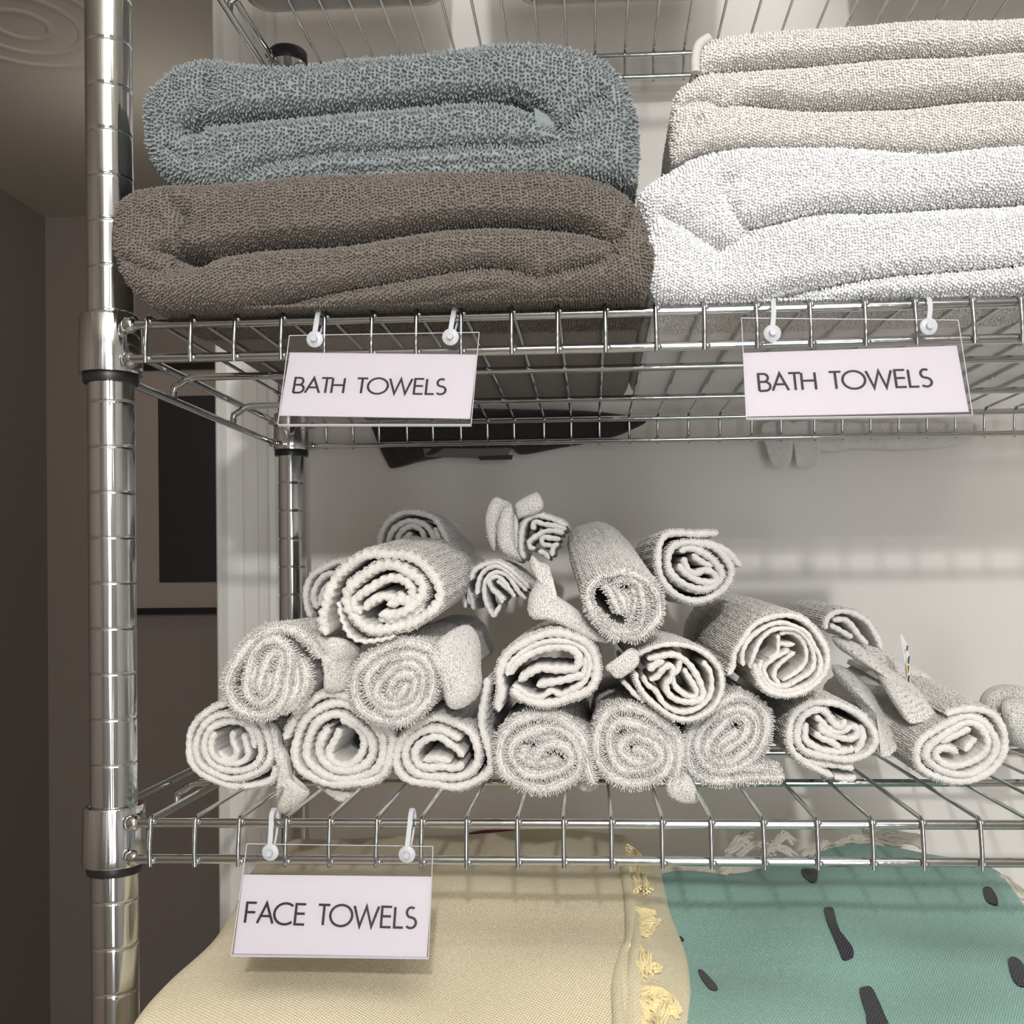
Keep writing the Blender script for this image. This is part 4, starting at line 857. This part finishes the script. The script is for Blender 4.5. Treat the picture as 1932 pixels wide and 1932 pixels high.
mb = MB(); G_ = [un(x, y, Y) for x, y, Y in ((880,1572,268),(920,1566,272),(972,1566,274),(985,1574,270),(930,1580,262))]
o = patch([(882,1574),(905,1567),(940,1564),(972,1566),(978,1574),(930,1582)], 250, 5, M['magenta'], 'folded_cloth', None, 1); tag(o, 'sliver of dark magenta cloth behind the yellow blanket', 'cloth')

rows_t = [[(1520,1612,232),(1600,1604,240),(1700,1598,246),(1790,1604,246),(1846,1618,240)],
          [(1370,1642,190),(1500,1634,196),(1640,1626,200),(1780,1630,200),(1868,1645,196)],
          [(1248,1668,158),(1400,1664,158),(1580,1662,158),(1760,1662,158),(1890,1678,156)],
          [(1242,1712,112),(1400,1712,112),(1580,1712,112),(1770,1712,112),(1925,1735,108)],
          [(1266,1775,66),(1420,1778,64),(1600,1778,64),(1790,1785,62),(1978,1800,58)],
          [(1284,1850,20),(1430,1850,18),(1620,1852,16),(1800,1860,14),(2020,1870,10)],
          [(1282,1932,-24),(1440,1932,-26),(1640,1934,-28),(1830,1938,-28),(2060,1945,-30)],
          [(1284,2000,-50),(1450,2002,-54),(1660,2004,-56),(1850,2008,-56),(2090,2010,-56)]]
et = thing('woven_blanket', 'sea-green woven blanket with navy dashes folded at the lower right', 'blanket', un(1600, 1900, -20))
mb, GT = quilt('t', rows_t, M['teal'], 60, '', '', edge=10, wr=2.8, zbot=zs+.5); mb.build('folded_cloth', M['teal'], et)
for dash in ([(1514,1642),(1540,1642),(1543,1652),(1540,1664),(1532,1667),(1522,1660),(1514,1652)], [(1555,1716),(1563,1714),(1572,1716),(1580,1745),(1592,1772),(1606,1785),(1611,1802),(1603,1812),(1590,1812),(1582,1795),(1570,1765),(1560,1740)],
             [(1622,1868),(1630,1864),(1645,1866),(1658,1890),(1668,1915),(1676,1940),(1640,1940),(1634,1915),(1626,1890)], [(1317,1832),(1328,1834),(1342,1850),(1354,1866),(1350,1870),(1338,1866),(1326,1852)],
             [(1261,1759),(1270,1761),(1290,1774),(1286,1777),(1275,1774)], [(1855,1678),(1868,1676),(1880,1692),(1883,1708),(1872,1708),(1860,1700)], [(1903,1812),(1915,1808),(1930,1820),(1940,1850),(1932,1864),(1915,1856),(1906,1835)], [(1820,1603),(1832,1604),(1846,1616),(1840,1621),(1828,1616)]):
    O = smooth_line(np.array([on_surface(GT, x, y) for x, y in dash]), 1.5, True); c = O.mean(0)
    r = np.linspace(0, 1, 7); g = c+(O-c)[:, None]*r[None, :, None]
    flat = g.reshape(-1, 3); gt = GT.reshape(-1, 3)
    for p in flat:
        d_ = (gt[:, 0]-p[0])**2+(gt[:, 1]-p[1])**2; k4 = np.argsort(d_)[:5]; p[2] = np.average(gt[k4, 2], weights=1/(d_[k4]+.05))+.9
    g = flat.reshape(g.shape)
    mb = MB(); lowr = g[:, ::-1]-np.array([0, 0, 1.6]); mb.grid(np.concatenate([g, lowr], 1), cu=True); mb.build('woven_dash', M['dash'], et)
# cream rope fringe at the back of the sea-green blanket
for pts in ([(1210,1650,175),(1260,1652,178),(1310,1648,182),(1350,1640,188),(1385,1630,194)], [(1222,1660,172),(1270,1656,176),(1330,1652,182),(1378,1640,188)], [(1370,1612,205),(1385,1598,208),(1400,1588,212),(1415,1604,210)],
            [(1395,1616,206),(1410,1600,208),(1440,1592,214),(1466,1606,212)], [(1440,1612,208),(1462,1596,212),(1490,1612,210),(1510,1618,208)], [(1500,1620,212),(1540,1602,222),(1560,1592,230),(1590,1598,238)],
            [(1530,1612,220),(1560,1600,232),(1600,1586,244),(1640,1588,250),(1660,1596,252)], [(1580,1594,242),(1620,1580,252),(1660,1584,256),(1700,1592,256)], [(1640,1584,256),(1680,1580,260),(1720,1588,260),(1745,1598,256)],
            [(1385,1608,208),(1400,1580,216),(1420,1576,220)], [(1460,1590,216),(1480,1578,222),(1500,1590,220)], [(1880,1658,176),(1900,1672,168),(1930,1690,160)], [(1886,1670,170),(1915,1690,160),(1945,1700,156)]):
    yarn(pts, 1.35, 3, 1.5).build('rope_fringe', M['yarn_w'], et)
    j = rng.normal(0, 5, 2); yarn([(x+j[0], y+j[1], Y+3) for x, y, Y in pts], 1.2, 3, 1.4).build('rope_fringe', M['yarn_w'], et)
